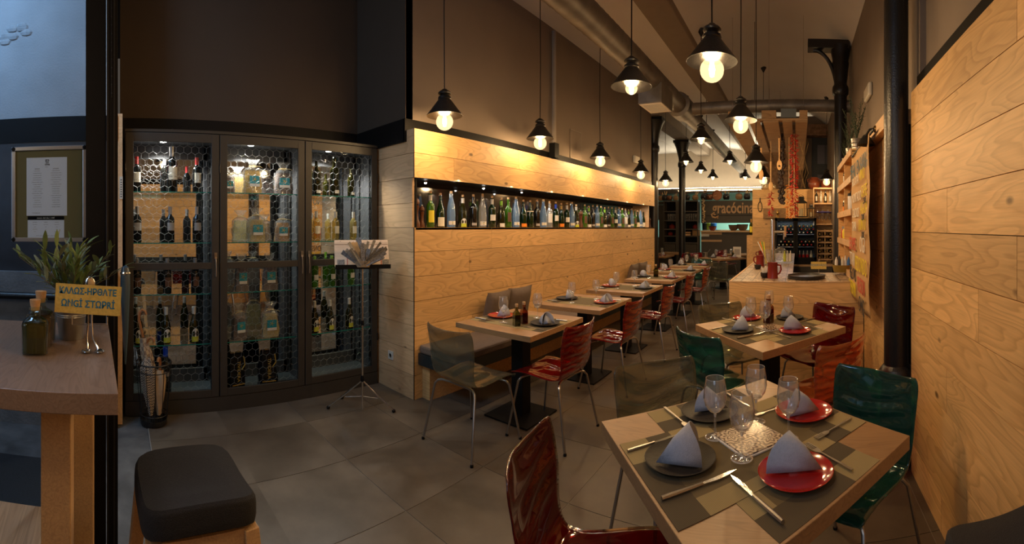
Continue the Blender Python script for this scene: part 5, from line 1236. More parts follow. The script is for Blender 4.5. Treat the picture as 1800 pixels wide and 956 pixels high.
for k in range(2):
    for s_, (zz, nr) in enumerate(((.45, 2), (.71, 3), (.16, 0))):
        for r_ in range(nr):
            for c_ in range(5):
                if c_ == 4 and r_ % 2: continue
                x = fa.x + (FW/2)*k + .085 + c_*.082 + (.041 if r_ % 2 else 0); z = .726 + (.372 if s_ == 0 else .632) + .036 + r_*.066
                rw = f'{ORD[r_]} layer up of the {"lower" if s_ == 0 else "upper"} shelf'
                t = thing('lying_bottle', f'{ORD[c_]} lying bottle, {rw}, {"left" if k == 0 else "right"} fridge', 'bottle', (x, 9.34, z))
                link('body', endc[(c_ + r_) % 2], t); link('capsule', capm[rnd.choice(['pale', 'pale', 'gold', 'red'])], t)
canm = {}
for k in range(2):
    for c_ in range(5):
        x = fa.x + (FW/2)*k + .085 + c_*.082
        col = (['white', 'white', 'yellow', 'yellow', 'cream'] if k == 0 else ['red', 'red', 'red', 'cream', 'blue'])[c_]
        if col not in canm: canm[col] = (MB().lathe([(.001, 0), (.028, 0), (.030, .004), (.030, .10)], 12).mesh('body', LAB[col], True), MB().lathe([(.030, .10), (.014, .14), (.012, .18), (1e-6, .181)], 12).mesh('neck', LAB['tin'], True))
        t = thing('soft_drink', f'{ORD[c_]} {col} drink from the left on the floor of the {"left" if k == 0 else "right"} fridge', 'drink', (x, 9.15, .726 + .101)); link('body', canm[col][0], t); link('neck', canm[col][1], t)
# lanterns
def lantern(label, px, pyb, y, h, wd):
    p = Y(px, pyb, y); t = thing('lantern', label, 'lantern', (p.x, y, p.z), .25)
    w_ = wd / 2
    part(t, 'base', MB().box(-w_, -w_, 0, w_, w_, h*.05), DARKMET)
    for sx in (-1, 1):
        for sy in (-1, 1): part(t, 'corner_post', MB().box(sx*w_ - .01*(sx > 0) , sy*w_ - .01*(sy > 0), h*.05, sx*w_ + .01*(sx < 0), sy*w_ + .01*(sy < 0), h*.68), DARKMET)
    part(t, 'roof', MB().lathe([(w_*1.45, h*.68), (w_*1.45, h*.71), (w_*.7, h*.83), (w_*.7, h*.92), (w_*.8, h*.93), (w_*.5, h)], 4), DARKMET, rot=(0, 0, pi/4))
    part(t, 'panes', MB().box(-w_*.92, -w_*.92, h*.05, w_*.92, w_*.92, h*.68), PANE); part(t, 'candle', MB().lathe([(.001, h*.05), (w_*.45, h*.05), (w_*.45, h*.4), (1e-6, h*.41)], 14), mat('ivory_candle', (.62, .48, .28), .6), True)
    part(t, 'handle', MB().tube([(w_*.7*cos(a), 0, h*.86 + h*.22*sin(a)) for a in [k*pi/8 for k in range(9)]], .004, 6), DARKMET)
lantern('large dark metal lantern with cream candle on top of the fridge', 1408, 382, 9.12, .44, .21)
lantern('small dark metal lantern right of the large one on the fridge', 1425.5, 382, 9.12, .27, .125)
# wall things on the bar wall
t = thing('wall_hook', 'black wrought iron hook hanging on the pine bar wall', 'hook', at(1336, 373, YBK - .035))
part(t, 'loop', MB().tube([(.045*cos(a), 0, .12 + .11*sin(a)) for a in [k*pi/8 for k in range(17)]], .009, 6), DARKMET, True); part(t, 'peg', MB().tube([(0, 0, .23), (0, 0, .32)], .012, 6), DARKMET)
p = at(1359, 376, YBK - .03); t = thing('wall_crate', 'rough wooden wall rack with brass figures behind the tap', 'rack', p)
part(t, 'backboard', MB().box(-.22, 0, -.10, .28, .012, .12), PALLET); part(t, 'ledge', MB().box(-.22, -.09, -.10, .28, 0, -.08), PALLET)
part(t, 'brass_figure', MB().lathe([(.001, 0), (.04, 0), (.03, .03), (.012, .06), (.03, .10), (.01, .16), (.001, .18)], 12, c=(.10, -.05, -.08)), mat('aged_brass', (.45, .28, .08), .3, .9), True)
# sundries on the counter
def onC(px, py): return Z(px, py, CTZ)
JUG = mat('oxblood_enamel', (.20, .022, .016), .22, noise=.1)
def jug(label, px, py, h, w_, rz=0):
    p = onC(px, py); t = thing('jug', label, 'jug', (p.x, p.y, CTZ + .001), rz)
    part(t, 'body', MB().lathe([(.001, 0), (w_*1.05, 0), (w_, .01), (w_*.92, h*.9), (w_, h), (w_*.9, h), (w_*.84, h*.9), (w_*.9, .02), (.001, .015)], 20), JUG, True); part(t, 'handle', MB().tube([(w_*.9, 0, h*.85), (w_*1.5, 0, h*.82), (w_*1.6, 0, h*.55), (w_*1.35, 0, h*.35), (w_*.95, 0, h*.25)], .009, 8), JUG, True)
jug('tall dark red enamel jug with handle on the near counter', 1358, 489, .165, .056)
jug('dark red enamel jug in the middle of the counter left side', 1336, 468, .15, .055, pi)
jug('farthest dark red enamel jug on the counter, handle to the left', 1340, 454, .13, .07, pi)
BWL = mat('black_ceramic_bowl', (.018, .015, .014), .3)
for px, py, lab, st in ((1344, 488, 'black bowl filled with white sugar sachets beside the near jug', 1), (1332, 473, 'small black ceramic bowl at the left edge of the counter', 0)):
    p = onC(px, py); t = thing('bowl', lab, 'bowl', (p.x, p.y, CTZ + .001))
    part(t, 'bowl_body', MB().lathe([(.001, 0), (.03, 0), (.042, .02), (.046, .055), (.042, .055), (.036, .02), (.001, .012)], 20), BWL, True)
    if st:
        for k in range(9): a = k*.7; part(t, 'sachet', MB().bar((.018*cos(a), .018*sin(a), .03), (.034*cos(a), .034*sin(a), .10 + .01*(k % 3)), .012, .003), WHITE)
TRY = mat('black_rubber_tray', (.022, .019, .017), .3)
p = onC(1417, 489)
for k in range(2): tag(MB().lathe([(.001, 0), (.19, 0), (.198, .006), (.20, .022), (.196, .022), (.19, .008), (.001, .005)], 40).build('tray', TRY, None, (p.x + .006*k, p.y + .01*k, CTZ + .001 + .013*k), smooth=True), f'round black waiter tray on the counter, {["lower","upper"][k]} of two stacked', 'tray')
# beer tap
p = onC(1358, 462); t = thing('beer_tap', 'tall chrome beer tap tower on the counter', 'tap', (p.x, p.y, CTZ))
H_ = 399.5; ht = (EYE + (399.5 - 386) * hypot(p.x, p.y) / F) - CTZ
part(t, 'tower', MB().lathe([(.06, 0), (.06, .02), (.045, .03), (.038, ht*.5), (.03, ht*.7), (.028, ht), (.001, ht + .01)], 16), CHROME, True)
part(t, 'spout_arm', MB().tube([(0, 0, ht*.72), (.20, -.02, ht*.72)], .018, 8), CHROME, True); part(t, 'lever', MB().tube([(.19, -.02, ht*.60), (.19, -.02, ht*.86)], [.018, .024], 8), CHROME, True); part(t, 'spout', MB().tube([(.17, -.02, ht*.72), (.17, -.05, ht*.55)], .012, 8), CHROME, True)
p = onC(1349, 466); t = thing('pen_glass', 'glass jar with pens and straws next to the beer tap', 'jar', (p.x, p.y, CTZ + .001)); part(t, 'glass_jar', MB().lathe([(.001, 0), (.06, 0), (.065, .22), (.061, .22), (.056, .01), (.001, .01)], 16), G_GLASS, True)
for k, c_ in enumerate(('yellow', 'green', 'orange', 'white')): part(t, 'pen', MB().tube([(.01*k - .02, 0, .02), (-.05 - .03*k, .01*k, .33)], .007, 6), LAB[c_])
# sink-side equipment
p = onC(1372, 462); t = thing('coffee_dish_rack', 'steel rack of bottles and cups left of the fridge', 'rack', (p.x, p.y, CTZ + .001))
part(t, 'tray', MB().box(-.14, -.1, 0, .18, .1, .02), STEEL); part(t, 'glass_dome', MB().ball((.0, 0, .13), .11, .09, .10, 16, 8), G_GLASS, True)
for k in range(3): part(t, 'small_bottle', MB().lathe([(.001, .02), (.022, .02), (.022, .12), (.009, .15), (.009, .18)], 10, c=(.10 + .045*k - .04, .04, 0)), LAB['pale' if k else 'lime'], True)
# reserved sign
p = onC(1439, 485); t = thing('reserved_sign', 'yellow cork sign lettered in blue held by a small cutlery stand', 'sign', (p.x, p.y, CTZ + .001), .12 * -1)
CRK = mat('yellow_cork_sheet', (.62, .43, .10), .8, noise=.15, nscale=90)
part(t, 'sheet', MB().box(-.085, -.003, .075, .085, 0, .155), CRK); part(t, 'stand', MB().tube([(0, .01, 0), (0, .006, .16), (.01, .004, .19)], .004, 6).tube([(-.03, -.01, .003), (0, .01, .02), (.03, -.01, .003)], .004, 6), STEEL, True)
BLT = mat('blue_marker', (.01, .16, .30), .6); text('RESERVADO', .034, 'lettering', BLT, t, (0, -.0034, .118), (pi/2, 0, 0), .0004)
# gold basket
p = onC(1481, 482); t = thing('basket', 'mustard felt basket with napkin rolls at the right end of the counter', 'basket', (p.x, p.y, CTZ + .001))
part(t, 'felt_side', MB().lathe([(.001, .03), (.10, .03), (.12, .11), (.115, .11), (.096, .035), (.001, .035)], 24), mat('mustard_felt', (.24, .15, .02), .95, noise=.2), True)
[part(t, 'wire_foot', MB().tube([(s_*.07, 0, .03), (s_*.08, 0, 0), (s_*.06, 0, .03)], .003, 5), STEEL) for s_ in (-1, 1)]
for k, c_ in enumerate(('white', 'blackl', 'cream', 'white', 'blue')): part(t, 'rolled_item', MB().lathe([(.001, .04), (.02, .04), (.02, .15), (.006, .19 + .02*(k % 2)), (.001, .2)], 10, c=(-.07 + .035*k, .01*(k % 2), 0)), LAB[c_], True)
# ================================================================ cubby shelves, banner, pots
SX, SY0, SY1 = .56, 4.40, 5.86
cs_ = thing('cubby_shelf', 'tall pine cubby shelf unit rising from the right end of the counter', 'shelf', (SX, SY0, 0))
LN = SY1 - SY0
for z in (1.0, 1.33, 1.66, 2.0, 2.28): part(cs_, 'shelf_board', MB().box(0, 0, z, .195, LN, z + .03), PINE)
for y in (0, LN/2 - .012, LN - .024): part(cs_, 'upright', MB().box(.003, y, .97, .19, y + .024, 2.29), PINE)
part(cs_, 'back', MB().box(.19, 0, .97, .198, LN, 2.29), PINE)
for z in (1.0, 1.33, 1.66, 2.0, 2.28): part(cs_, 'face_strip', MB().box(-.012, 0, z - .035, 0, LN, z + .035), PINE2)
def cub(px, z, x=.66): q = X(px, 400, x); return (x, q.y, z + .031)
bottle('slim bottle with white label in the top left cubby of the shelf unit', (.60, 5.35, 2.031), 'bord', 'dark', [('white', .05, .15, .8, 0)], None, False, .7, pi)
for k in range(2):
    t = thing('jam_jar', f'{["yellow topped","pink labelled"][k]} jar in the lower left cubby of the shelf unit', 'jar', (.60, 5.35 + .13*k, 1.361)); part(t, 'body', MB().lathe([(.001, 0), (.035, 0), (.038, .02), (.038, .09), (.028, .12)], 14), LAB['yellow' if k == 0 else 'red'], True); part(t, 'lid', MB().lathe([(.03, .12), (.03, .15), (1e-6, .151)], 14), LAB['tin'], True)
bottle('red bottle leaning in the middle left cubby of the shelf unit', (.61, 5.45, 1.691), 'burg', 'dark', [('orange', .02, .09, .9, 0)], 'red', False, .8, pi)
t = thing('cocktail_shaker', 'dark canister with chrome lid in the middle cubby next to the banner', 'canister', (.62, 4.85, 1.691)); part(t, 'body', MB().lathe([(.001, 0), (.05, 0), (.05, .16)], 16), STEEL, True); part(t, 'lid', MB().lathe([(.052, .16), (.05, .19), (.02, .20), (.02, .22), (1e-6, .22)], 16), BLACKP, True)
bottle('white labelled bottle standing in the bottom cubby behind the basket', (.61, 5.2, 1.031), 'bord', 'deep', [('white', .05, .14, .8, 0)], 'pale', False, .8, pi)
t = thing('wire_bottle_holder', 'black bent wire holder in the upper right cubby', 'holder', (.60, 4.72, 2.031))
part(t, 'bent_wire', MB().tube([(0, .12*sin(a*2), .01 + .012*a) for a in [k*.6 for k in range(20)]], .004, 5), DARKMET, True)
part(t, 'wire_foot', MB().tube([(0, -.1, .004), (0, .1, .004)], .004, 5), DARKMET)
# potted herbs
LEAF = mat('dark_herb_leaf', (.035, .06, .03), .6, noise=.3, nscale=20)
def herb(label, x, y, s, n, seed):
    t = thing('potted_herb', label, 'plant', (x, y, 2.311)); t.scale = (s,)*3
    pt = MB().lathe([(.001, 0), (.045, 0), (.055, .11), (.058, .115), (.054, .115), (.05, .10), (.001, .10)], 20)
    o = part(t, 'bucket', pt, ZINC, True)
    for z in (.035, .07): part(o, 'rib', MB().lathe([(.048 + z*.09, z - .004), (.0515 + z*.09, z), (.048 + z*.09, z + .004)], 20), ZINC, True)
    rnd = random.Random(seed); st = MB(); lf = MB()
    for k in range(n):
        a = rnd.uniform(0, 2*pi); b = rnd.uniform(.05, .5); h = rnd.uniform(.22, .42)
        tip = Vector((sin(b)*h*cos(a)*.9, sin(b)*h*sin(a)*.9, .10 + cos(b)*h)); st.tube([(0, 0, .09), tuple(tip*.5 + Vector((0, 0, .06))), tuple(tip)], .002, 4)
        for q in range(13):
            c = Vector((0, 0, .1)).lerp(tip, .25 + .75*q/12); a2 = rnd.uniform(0, 6.28); d = Vector((cos(a2), sin(a2), rnd.uniform(.1, .9))).normalized()*rnd.uniform(.02, .04); w_ = d.cross(Vector((0, 0, 1))).normalized()*.006
            lf.add([c, c + d*.5 + w_, c + d, c + d*.5 - w_], [(0, 1, 2, 3)])
    part(t, 'stems', st, LEAF); tag(part(t, 'foliage', lf, LEAF), kind='stuff')
herb('bushy herb in a ribbed zinc bucket nearest the banner on the cubby shelf', .63, 4.55, 1.1, 16, 1)
herb('herb in a zinc bucket in the middle of the cubby shelf top', .62, 5.02, .95, 14, 2)
herb('herb in a zinc bucket behind the middle one on the shelf top', .68, 5.32, .8, 10, 3)
herb('farthest herb in a zinc bucket by the iron column', .64, 5.68, .85, 12, 4)
# pine panel wall between column and counter
wp = struct('wall_panel', MB().box(.675, 2.79, 0, .755, 4.21, 2.19), BLACKP)
for i in range(10):
    MB().box(0, 0, 0, 1.42, .016, .2155).build('plank', PINE, wp, (.66, 4.21, .219 * i), (0, 0, -pi/2))
MB().box(.60, 2.79, 2.19, .755, 4.36, 2.29).build('head_rail', PINE2, wp)
# banner
def ban(u, v):
    y = 4.36 - 1.14 * u; z = 2.22 - 1.37 * v
    return (.555 + .010*sin(u*11 + v*2) + .006*sin(v*17 + u*3) - .012*v, y, z - .03 * (1 - u) * (1 - v) - .04 * u * v)
bn_ = thing('paper_banner', 'tall kraft paper banner with coloured hand lettering hung beside the counter', 'banner', (0, 0, 0))
m = MB().grid(ban, 24, 30); o = part(bn_, 'paper', m, KRAFT, True); md = o.modifiers.new('t', 'SOLIDIFY'); md.thickness = .0012
part(bn_, 'hanging_rod', MB().tube([(.565, 3.15, 2.225), (.565, 4.42, 2.225)], .01, 8), DARKMET)
CW, CYL, CRD, CBK, CBL = mat('chalk_white', (.72, .66, .55), .8), mat('chalk_yellow', (.72, .55, .02), .7), mat('chalk_red', (.55, .08, .05), .7), mat('marker_black', (.03, .03, .03), .7), mat('marker_blue', (.06, .13, .17), .7)
def bt(s, size, u, v, m_, xs=1.0, al='LEFT'):
    p = ban(u, v); o = text(s, size, 'lettering', m_, bn_, (p[0] - .026, p[1], p[2]), (pi/2, 0, -pi/2), .001, al, xs, 0)
bt('MENU EN BARRA', .19, .04, .12, CBL, .72)
bt('BOCATA', .10, .30, .215, CW, 1.0); bt('VINO', .13, .62, .20, CYL, .9)
bt('MONTADO', .12, .22, .32, CW, .95); bt('CAFÉ', .14, .66, .30, CYL, .9); bt('2,50€', .07, .8, .36, CBK, 1)
bt('CALDOS', .12, .20, .42, CW, .95); bt('AGUA', .14, .62, .40, CYL, .95); bt('2,80€', .07, .8, .455, CBK, 1)
bt('TAPA', .12, .32, .51, CW, .95); bt('QUINTO', .13, .58, .50, CYL, .8); bt('1,80€', .07, .82, .555, CBK, 1)
bt('LES PAPES', .17, .03, .635, CRD, .62); bt('OGI', .19, .64, .62, CW, .8)
bt('TITANI', .18, .02, .745, CW, .65); bt('REDONDO', .19, .42, .75, CYL, .68)
bt('MELLONS', .17, .0, .85, CBK, .62); bt('FRESON', .18, .54, .87, CRD, .65)
bt('SANFERMIN', .18, .02, .945, CYL, .52); bt('OMG', .19, .66, .975, CBK, .7)
# wall lamp over the banner
p = X(1545, 232, .62); t = thing('wall_lamp', 'black and brass swan-neck wall lamp beside the near iron column', 'lamp', (.66, p.y, p.z))
part(t, 'arm', MB().tube([(.0, 0, .0), (-.05, .02, .03), (-.10, .06, .03), (-.13, .10, -.02)], .01, 8), DARKMET, True); part(t, 'joint_ball', MB().ball((-.05, .04, .03), .032), mat('dark_brass', (.20, .12, .04), .3, .9), True); part(t, 'lamp_shade', MB().lathe([(.02, .02), (.035, .0), (.075, -.06), (.072, -.06), (.03, .0)], 18, c=(-.12, .12, -.02)), DARKMET, True)
# ================================================================ far kitchen front
def ky(px): return Y(px, 400, YK).x
def kz(py, px=1240): return Y(px, py, YK).z
TOPZ = kz(353)
t = thing('kitchen_door', 'grey kitchen door with small lit teal window at the far left', 'door', (ky(1146), YK, 0))
W_ = ky(1170.5) - ky(1146); H_ = kz(359)
part(t, 'leaf', MB().box(0, 0, 0, W_, .05, 1.18).box(0, 0, 1.74, W_, .05, H_).box(0, 0, 1.18, W_*.12, .05, 1.74).box(W_*.5, 0, 1.18, W_, .05, 1.74), KIT); part(t, 'window_pane', MB().box(W_*.12, .02, 1.18, W_*.5, .03, 1.74), mat('frosted_teal_pane', (.35, .60, .52), .4, emit=(.35, .8, .65), estr=.35))
wk2 = struct('wall_kitchen', MB().box(-7.2, YK, 0, ky(1146), YK + .1, TOPZ).box(ky(1232.5), YK, kz(392), ky(1326) + .1, YK + .1, TOPZ).box(ky(1232.5), YK, 0, ky(1326) + .1, YK + .1, kz(408)), KIT)
MB().box(ky(1232.5), YK - .006, kz(379.4), ky(1326), YK, kz(378.6)).build('panel_joint', BLACKP, wk2)
MB().box(ky(1146), YK, H_ + .01, ky(1170), YK + .05, TOPZ).build('door_head', KIT, wk2)
t = thing('kitchen_ledge', 'pale wooden pass ledge under the kitchen hatch', 'ledge', (ky(1233), YK, kz(408))); part(t, 'board', MB().box(0, -.12, 0, ky(1326) - ky(1233), .3, .05), PINE2); part(t, 'rail', MB().box(0, -.03, -.08, ky(1269) - ky(1233), 0, -.01), PINE2); part(t, 'ticket', MB().box(0, -.04, -.14, ky(1247) - ky(1233), -.03, -.06), WHITE)
tag(MB().box(0, -.03, 0, ky(1269) - ky(1233), 0, .07).build('wooden_rail', PINE2, None, (ky(1233), YK, kz(425))), 'pale horizontal wooden rail on the grey wall under the pass ledge', 'rail')
# shelving unit
SV = [ky(1171), ky(1194), ky(1201), ky(1231)]
sh = thing('kitchen_shelving', 'grey built-in shelving with glasses and red dishes beside the hatch', 'shelving', (SV[0], YK, 0))
D_ = .32; xx = [v - SV[0] for v in SV]
for a, b in ((xx[0], xx[1]), (xx[2], xx[3])):
    part(sh, 'side_panel', MB().box(a, -D_, 0, a + .03, 0, TOPZ), KIT); part(sh, 'side_panel', MB().box(b - .03, -D_, 0, b, 0, TOPZ), KIT)
    for py in (354, 372, 388, 403, 415, 427): part(sh, 'shelf', MB().box(a + .03, -D_, kz(py) - .02, b - .03, 0, kz(py) + .02), KIT)
    part(sh, 'back', MB().box(a, -.01, 0, b, 0, TOPZ), BLACKP); part(sh, 'cupboard_door', MB().box(a + .04, -D_ - .02, .1, b - .04, -D_, kz(429)), KIT, bevel=.01)
part(sh, 'infill', MB().box(xx[1], -D_ + .02, 0, xx[2], 0, TOPZ), KIT)
gsm = MB().lathe([(.001, 0), (.03, 0), (.032, .005), (.036, .10), (.034, .10), (.030, .008), (.001, .008)], 10).mesh('tumbler', G_GLASS, True)
k = 0
for px in [1175, 1179, 1183, 1187, 1191, 1203.5, 1207.5, 1211.5, 1215.5, 1219.5, 1223.5, 1227.5]:
    k += 1
    for r_ in range(2):
        o = link('tumbler', gsm if r_ == 0 else wine_me, None, (ky(px) * (YK - .12 - .1*r_) / YK, YK - .12 - .1*r_, kz(388) + .021), (0, 0, 0)); o.scale = (1.15,)*3 if r_ == 0 else (1.05,)*3
        o.name = 'tumbler' if r_ == 0 else 'wine_glass'
        tag(o, f'{ORD[k-1]} {"tumbler" if r_ == 0 else "stemmed glass"} from the left on the {"back" if r_ == 0 else "front"} row of the grey kitchen shelf', 'glass')
for px, py, s, w_ in ((1181, 403, 1, 'upper left'), (1222, 403, .9, 'upper right'), (1178, 415, .8, 'lower left'), (1189, 415, .6, 'lower middle')):
    t = thing('red_dish', f'dark red ceramic pot on the {w_} part of the kitchen shelving', 'pot', (ky(px)*.985, YK - .18, kz(py) + .021)); t.scale = (s,)*3
    part(t, 'body', MB().lathe([(.001, 0), (.09, 0), (.10, .03), (.10, .10), (.095, .10), (.001, .02)], 14), JUG, True); part(t, 'lid', MB().lathe([(.10, .10), (.06, .13), (.015, .14), (.015, .16), (1e-6, .16)], 14), JUG, True)
t = thing('wicker_box', 'patterned wicker box on the right kitchen shelf', 'box', (ky(1224)*.985, YK - .2, kz(415) + .021)); part(t, 'box_body', MB().box(-.11, -.08, 0, .11, .08, .15), mat('wicker', (.30, .17, .07), .8, noise=.4, nscale=50)); part(t, 'box_lid', MB().box(-.115, -.085, .15, .115, .085, .18), mat('wicker_dark', (.20, .11, .05), .8, noise=.4, nscale=50))
for k in range(2): tag(MB().box(-.10, -.08, 0, .10, .08, .05).build('wooden_tray', PINE2, None, (ky(1209)*.985, YK - .2, kz(415) + .022 + .07*k)), f'{["lower","upper"][k]} pale wooden tray stacked left of the wicker box', 'tray')
# sign lettering
sg = thing('restaurant_sign', 'orange-wood cut-out script sign on the grey kitchen wall', 'sign', (ky(1289), YK - .03, kz(368)))
SGM = mat('sign_wood', (.60, .36, .18), .5)
text('gracócina', .50, 'lettering', SGM, sg, (0, 0, .03), (pi/2, 0, 0), .012, 'CENTER', .70, .010)
part(sg, 'swash', MB().tube([(-.60, 0, -.10), (-.70, 0, -.17), (-.66, 0, -.25), (-.56, 0, -.27), (-.48, 0, -.22), (-.50, 0, -.30)], [.02, .03, .03, .026, .03, .02], 8), SGM, True)
# hatch contents
for px, s, lab in ((1252, .8, 'dark red casserole pot on the pass ledge, left'), (1289, 1.0, 'brown clay bowl on the pass ledge, left of two'), (1305, 1.1, 'larger brown clay bowl on the pass ledge, right of two')):
    t = thing('clay_bowl', lab, 'bowl', (ky(px), YK + .05, kz(408) + .051)); t.scale = (s,)*3
    part(t, 'body', MB().lathe([(.001, 0), (.08, 0), (.14, .06), (.165, .17), (.155, .17), (.12, .06), (.001, .02)], 18), JUG if px < 1260 else mat('brown_clay', (.16, .10, .06), .6), True)
    part(t, 'rim', MB().lathe([(.155, .165), (.17, .165), (.17, .185), (.155, .185)], 18), BWL, True)
for px, lab, c_ in ((1246, 'bright lime cloth in the kitchen behind the hatch', 'lime'), (1240, 'dark steel canister in the kitchen behind the hatch', 'blackl'), (1254, 'blue container in the kitchen behind the hatch', 'blue')):
    p = Y(px, 400, YK + 1.0); t = thing('kitchen_container', lab, 'container', (p.x, p.y, 1.42)); part(t, 'body', MB().lathe([(.001, 0), (.11, 0), (.12, .22)], 14), LAB[c_], True); part(t, 'lid', MB().lathe([(.12, .22), (.06, .26), (1e-6, .265)], 14), LAB[c_], True)
t = thing('kitchen_worktop', 'steel worktop of the kitchen behind the hatch', 'worktop', (-3.2, YK + .8, 0)); part(t, 'top', MB().box(0, 0, 1.38, 2.4, .7, 1.42), STEEL); part(t, 'cabinet', MB().box(.02, .02, 0, 2.38, .68, 1.38), STEEL)
# pots and baskets on top
top_items = [(1164, 'basket', .8), (1171, 'pot', .9), (1179, 'copper', .8), (1190, 'basket', .7), (1210, 'pot', .8), (1224, 'basket', .8), (1240, 'pot', 1.0), (1249, 'copper', .9), (1262, 'pan', 1.0), (1278, 'pot', .9), (1300, 'basket', .9), (1314, 'pot', .9)]
CPR = mat('dark_copper', (.22, .09, .045), .35, .7); WKR = mat('dry_wicker', (.30, .17, .08), .85, noise=.4, nscale=40)
for k, (px, kd, s) in enumerate(top_items):
    wh = 'from the left on the kitchen units'
    if kd == 'pan':
        t = thing('frying_pan', 'upright round dark pan on top of the kitchen units', 'pan', (ky(px), YK - .12, TOPZ + .165), (pi/2, 0, 0)); part(t, 'pan_body', MB().lathe([(.001, 0), (.15, 0), (.165, .03), (.155, .03), (.14, .01), (.001, .01)], 24), CPR, True); part(t, 'handle', MB().tube([(.1, .12, .01), (.2, .24, .01)], .01, 6), DARKMET); continue
    t = thing({'basket': 'wicker_basket', 'pot': 'hanging_pot', 'copper': 'copper_pan'}[kd], f'{ORD[k]} of the vessels, a {dict(basket="wicker basket", pot="dark pot", copper="copper pan")[kd]}, {wh}', 'pot', (ky(px), YK - .13, TOPZ + .022)); t.scale = (s,)*3
    part(t, 'body', MB().lathe([(.001, 0), (.09, 0), (.13, .07), (.12, .15), (.10, .18), (.11, .20), (.10, .20), (.08, .05), (.001, .02)], 16), {'basket': WKR, 'pot': BWL, 'copper': CPR}[kd], True)
    m = MB()
    rnd = random.Random(k)
    for q in range(4): a = rnd.uniform(-.7, .7); m.tube([(.02*q - .03, 0, .1), (.02*q - .03 + a*.16, .02, .30 + .04*(q % 2))], [.006, .012], 6)
    part(t, 'utensils' if kd != 'copper' else 'handle', m if kd != 'copper' else MB().tube([(.1, 0, .12), (.26, 0, .16)], .01, 6), SPN if k % 2 else CPR)
# yellow bottle at the hatch corner
p = Y(1326.5, 401, 9.62); bottle('tall bottle with yellow label at the left end of the pine bar wall', (-1.03, 9.7, kz(408, 1326) - .02), 'bord', 'olive', [('yellow', .05, .16, .9, 0)], 'gold', False, 1.2, -pi/2)
MB().box(-1.12, YBK, 0, -.992, YBK + .2, kz(408, 1326) - .022).build('corner_shelf', PINE, wb)
# far tables
def simple_table(label, x, y, hx, rot):
    t = thing('restaurant_table', label, 'table', (x, y, 0), rot); part(t, 'tabletop', MB().box(-hx, -hx, .71, hx, hx, .75), OAK); part(t, 'column', MB().box(-.055, -.055, .012, .055, .055, .71), BLACKP); part(t, 'base_plate', MB().box(-.21, -.21, 0, .21, .21, .014), BLACKP)
simple_table('far table with menu card and plates between the columns and the bar', -1.83, 10.55, .42, pi/4 + .1)
simple_table('farthest table close under the kitchen pass ledge', -1.50, 12.0, .38, pi/4)
simple_table('far left table before the grey kitchen door', -3.72, 11.0, .40, 0)
simple_table('second far left table behind the iron columns', -3.6, 12.3, .38, 0)
for x, y, kd, wh in ((-2.08, 10.5, 'slate', 'left side of the far table'), (-1.55, 10.5, 'red', 'right side of the far table'), (-1.85, 10.9, 'red', 'far side of the far table'), (-3.9, 11.0, 'slate', 'left side of the far left table'), (-3.52, 10.95, 'red', 'right side of the far left table'), (-1.3, 11.95, 'slate', 'right side of the farthest table')):
    plate(kd, f'on the {wh}', x, y); napkin(wh, x, y, .4)
for x, y, wh in ((-1.95, 10.3, 'left'), (-1.72, 10.25, 'middle'), (-1.66, 10.8, 'right')): glass(f'at the {wh} of the far table with the menu card', x, y, .7515, 1.05)
for x, y, wh in ((-3.95, 10.75, 'left'), (-3.47, 10.75, 'right')): glass(f'at the {wh} of the far left table', x, y, .7515, 1.05)
t = thing('menu_card', 'small white menu card standing on the far table', 'menu', (-1.50, 10.75, .752)); part(t, 'card', MB().box(-.10, 0, 0, .10, .004, .26), WHITE); part(t, 'print', MB().box(-.07, -.001, .06, .07, 0, .2), LAB['grey'])
t = thing('bread_bucket', 'small steel bucket with tongs left on the far table', 'bucket', (-2.28, 10.62, .7515)); part(t, 'bucket_body', MB().lathe([(.001, 0), (.04, 0), (.055, .12), (.05, .12), (.001, .01)], 14), STEEL, True); part(t, 'tongs', MB().tube([(0, 0, .05), (.12, 0, .2)], .005, 5), STEEL)
p = (-1.42, 10.55); oil_bottle('small green oil bottle beside the menu card on the far table', -1.58, 10.62, .752)
for col, lab, x, y, f in (('red', 'red chair left of the far table near the grey shelving', -2.45, 11.0, 120), ('red', 'red chair right of the far table beside the bar counter', -1.10, 10.1, -60), ('smoke', 'smoke grey chair on the near left side of the far table', -2.3, 10.0, 45), ('green', 'green chair behind the farthest table at the bar wall', -1.05, 12.5, -135),
                          ('red', 'red chair at the far left table before the door', -3.6, 10.4, 0), ('red', 'red chair on the right side of the far left table', -3.15, 11.0, -90), ('red', 'red chair behind the farthest table under the ledge', -2.05, 12.4, 130)):
    chair(col, lab, x, y, f)
# ================================================================ entrance: glazing, menu frame, high table, stools
gx = -1.98
gf = struct('window_2', MB().box(gx - .03, -.145, 0, gx + .03, -.055, 4.4), BLACKP)
MB().box(gx - .05, -.05, 0, gx + .04, .0, 4.4).build('door_jamb', BLACKP, gf)
for q in (-.05, -.02): MB().box(gx + .03, q, 0, gx + .045, q + .008, 4.4).build('frame_bead', DARKMET, gf)
MB().box(gx - .004, -2.6, .02, gx + .004, -.145, 4.4).build('pane', thin_glass('tinted_pane', (.84, .89, .94), 1.45, .01, .8, 0), gf)
MB().box(gx - .03, -2.6, 0, gx + .03, -.145, .05).build('sill', BLACKP, gf)
m = MB(); 
for k in range(60): m.ball((gx + .045, -.028, 2.1 + k*.038), .0035, n=5, m=3)
t = thing('bead_chain', 'thin bead chain of the blind hanging along the black door frame', 'chain', (0, 0, 0)); tag(part(t, 'chain_beads', m, DARKMET), kind='stuff'); part(t, 'cord', MB().tube([(gx + .045, -.028, 2.08), (gx + .045, -.028, 4.38)], .0015, 4), DARKMET)
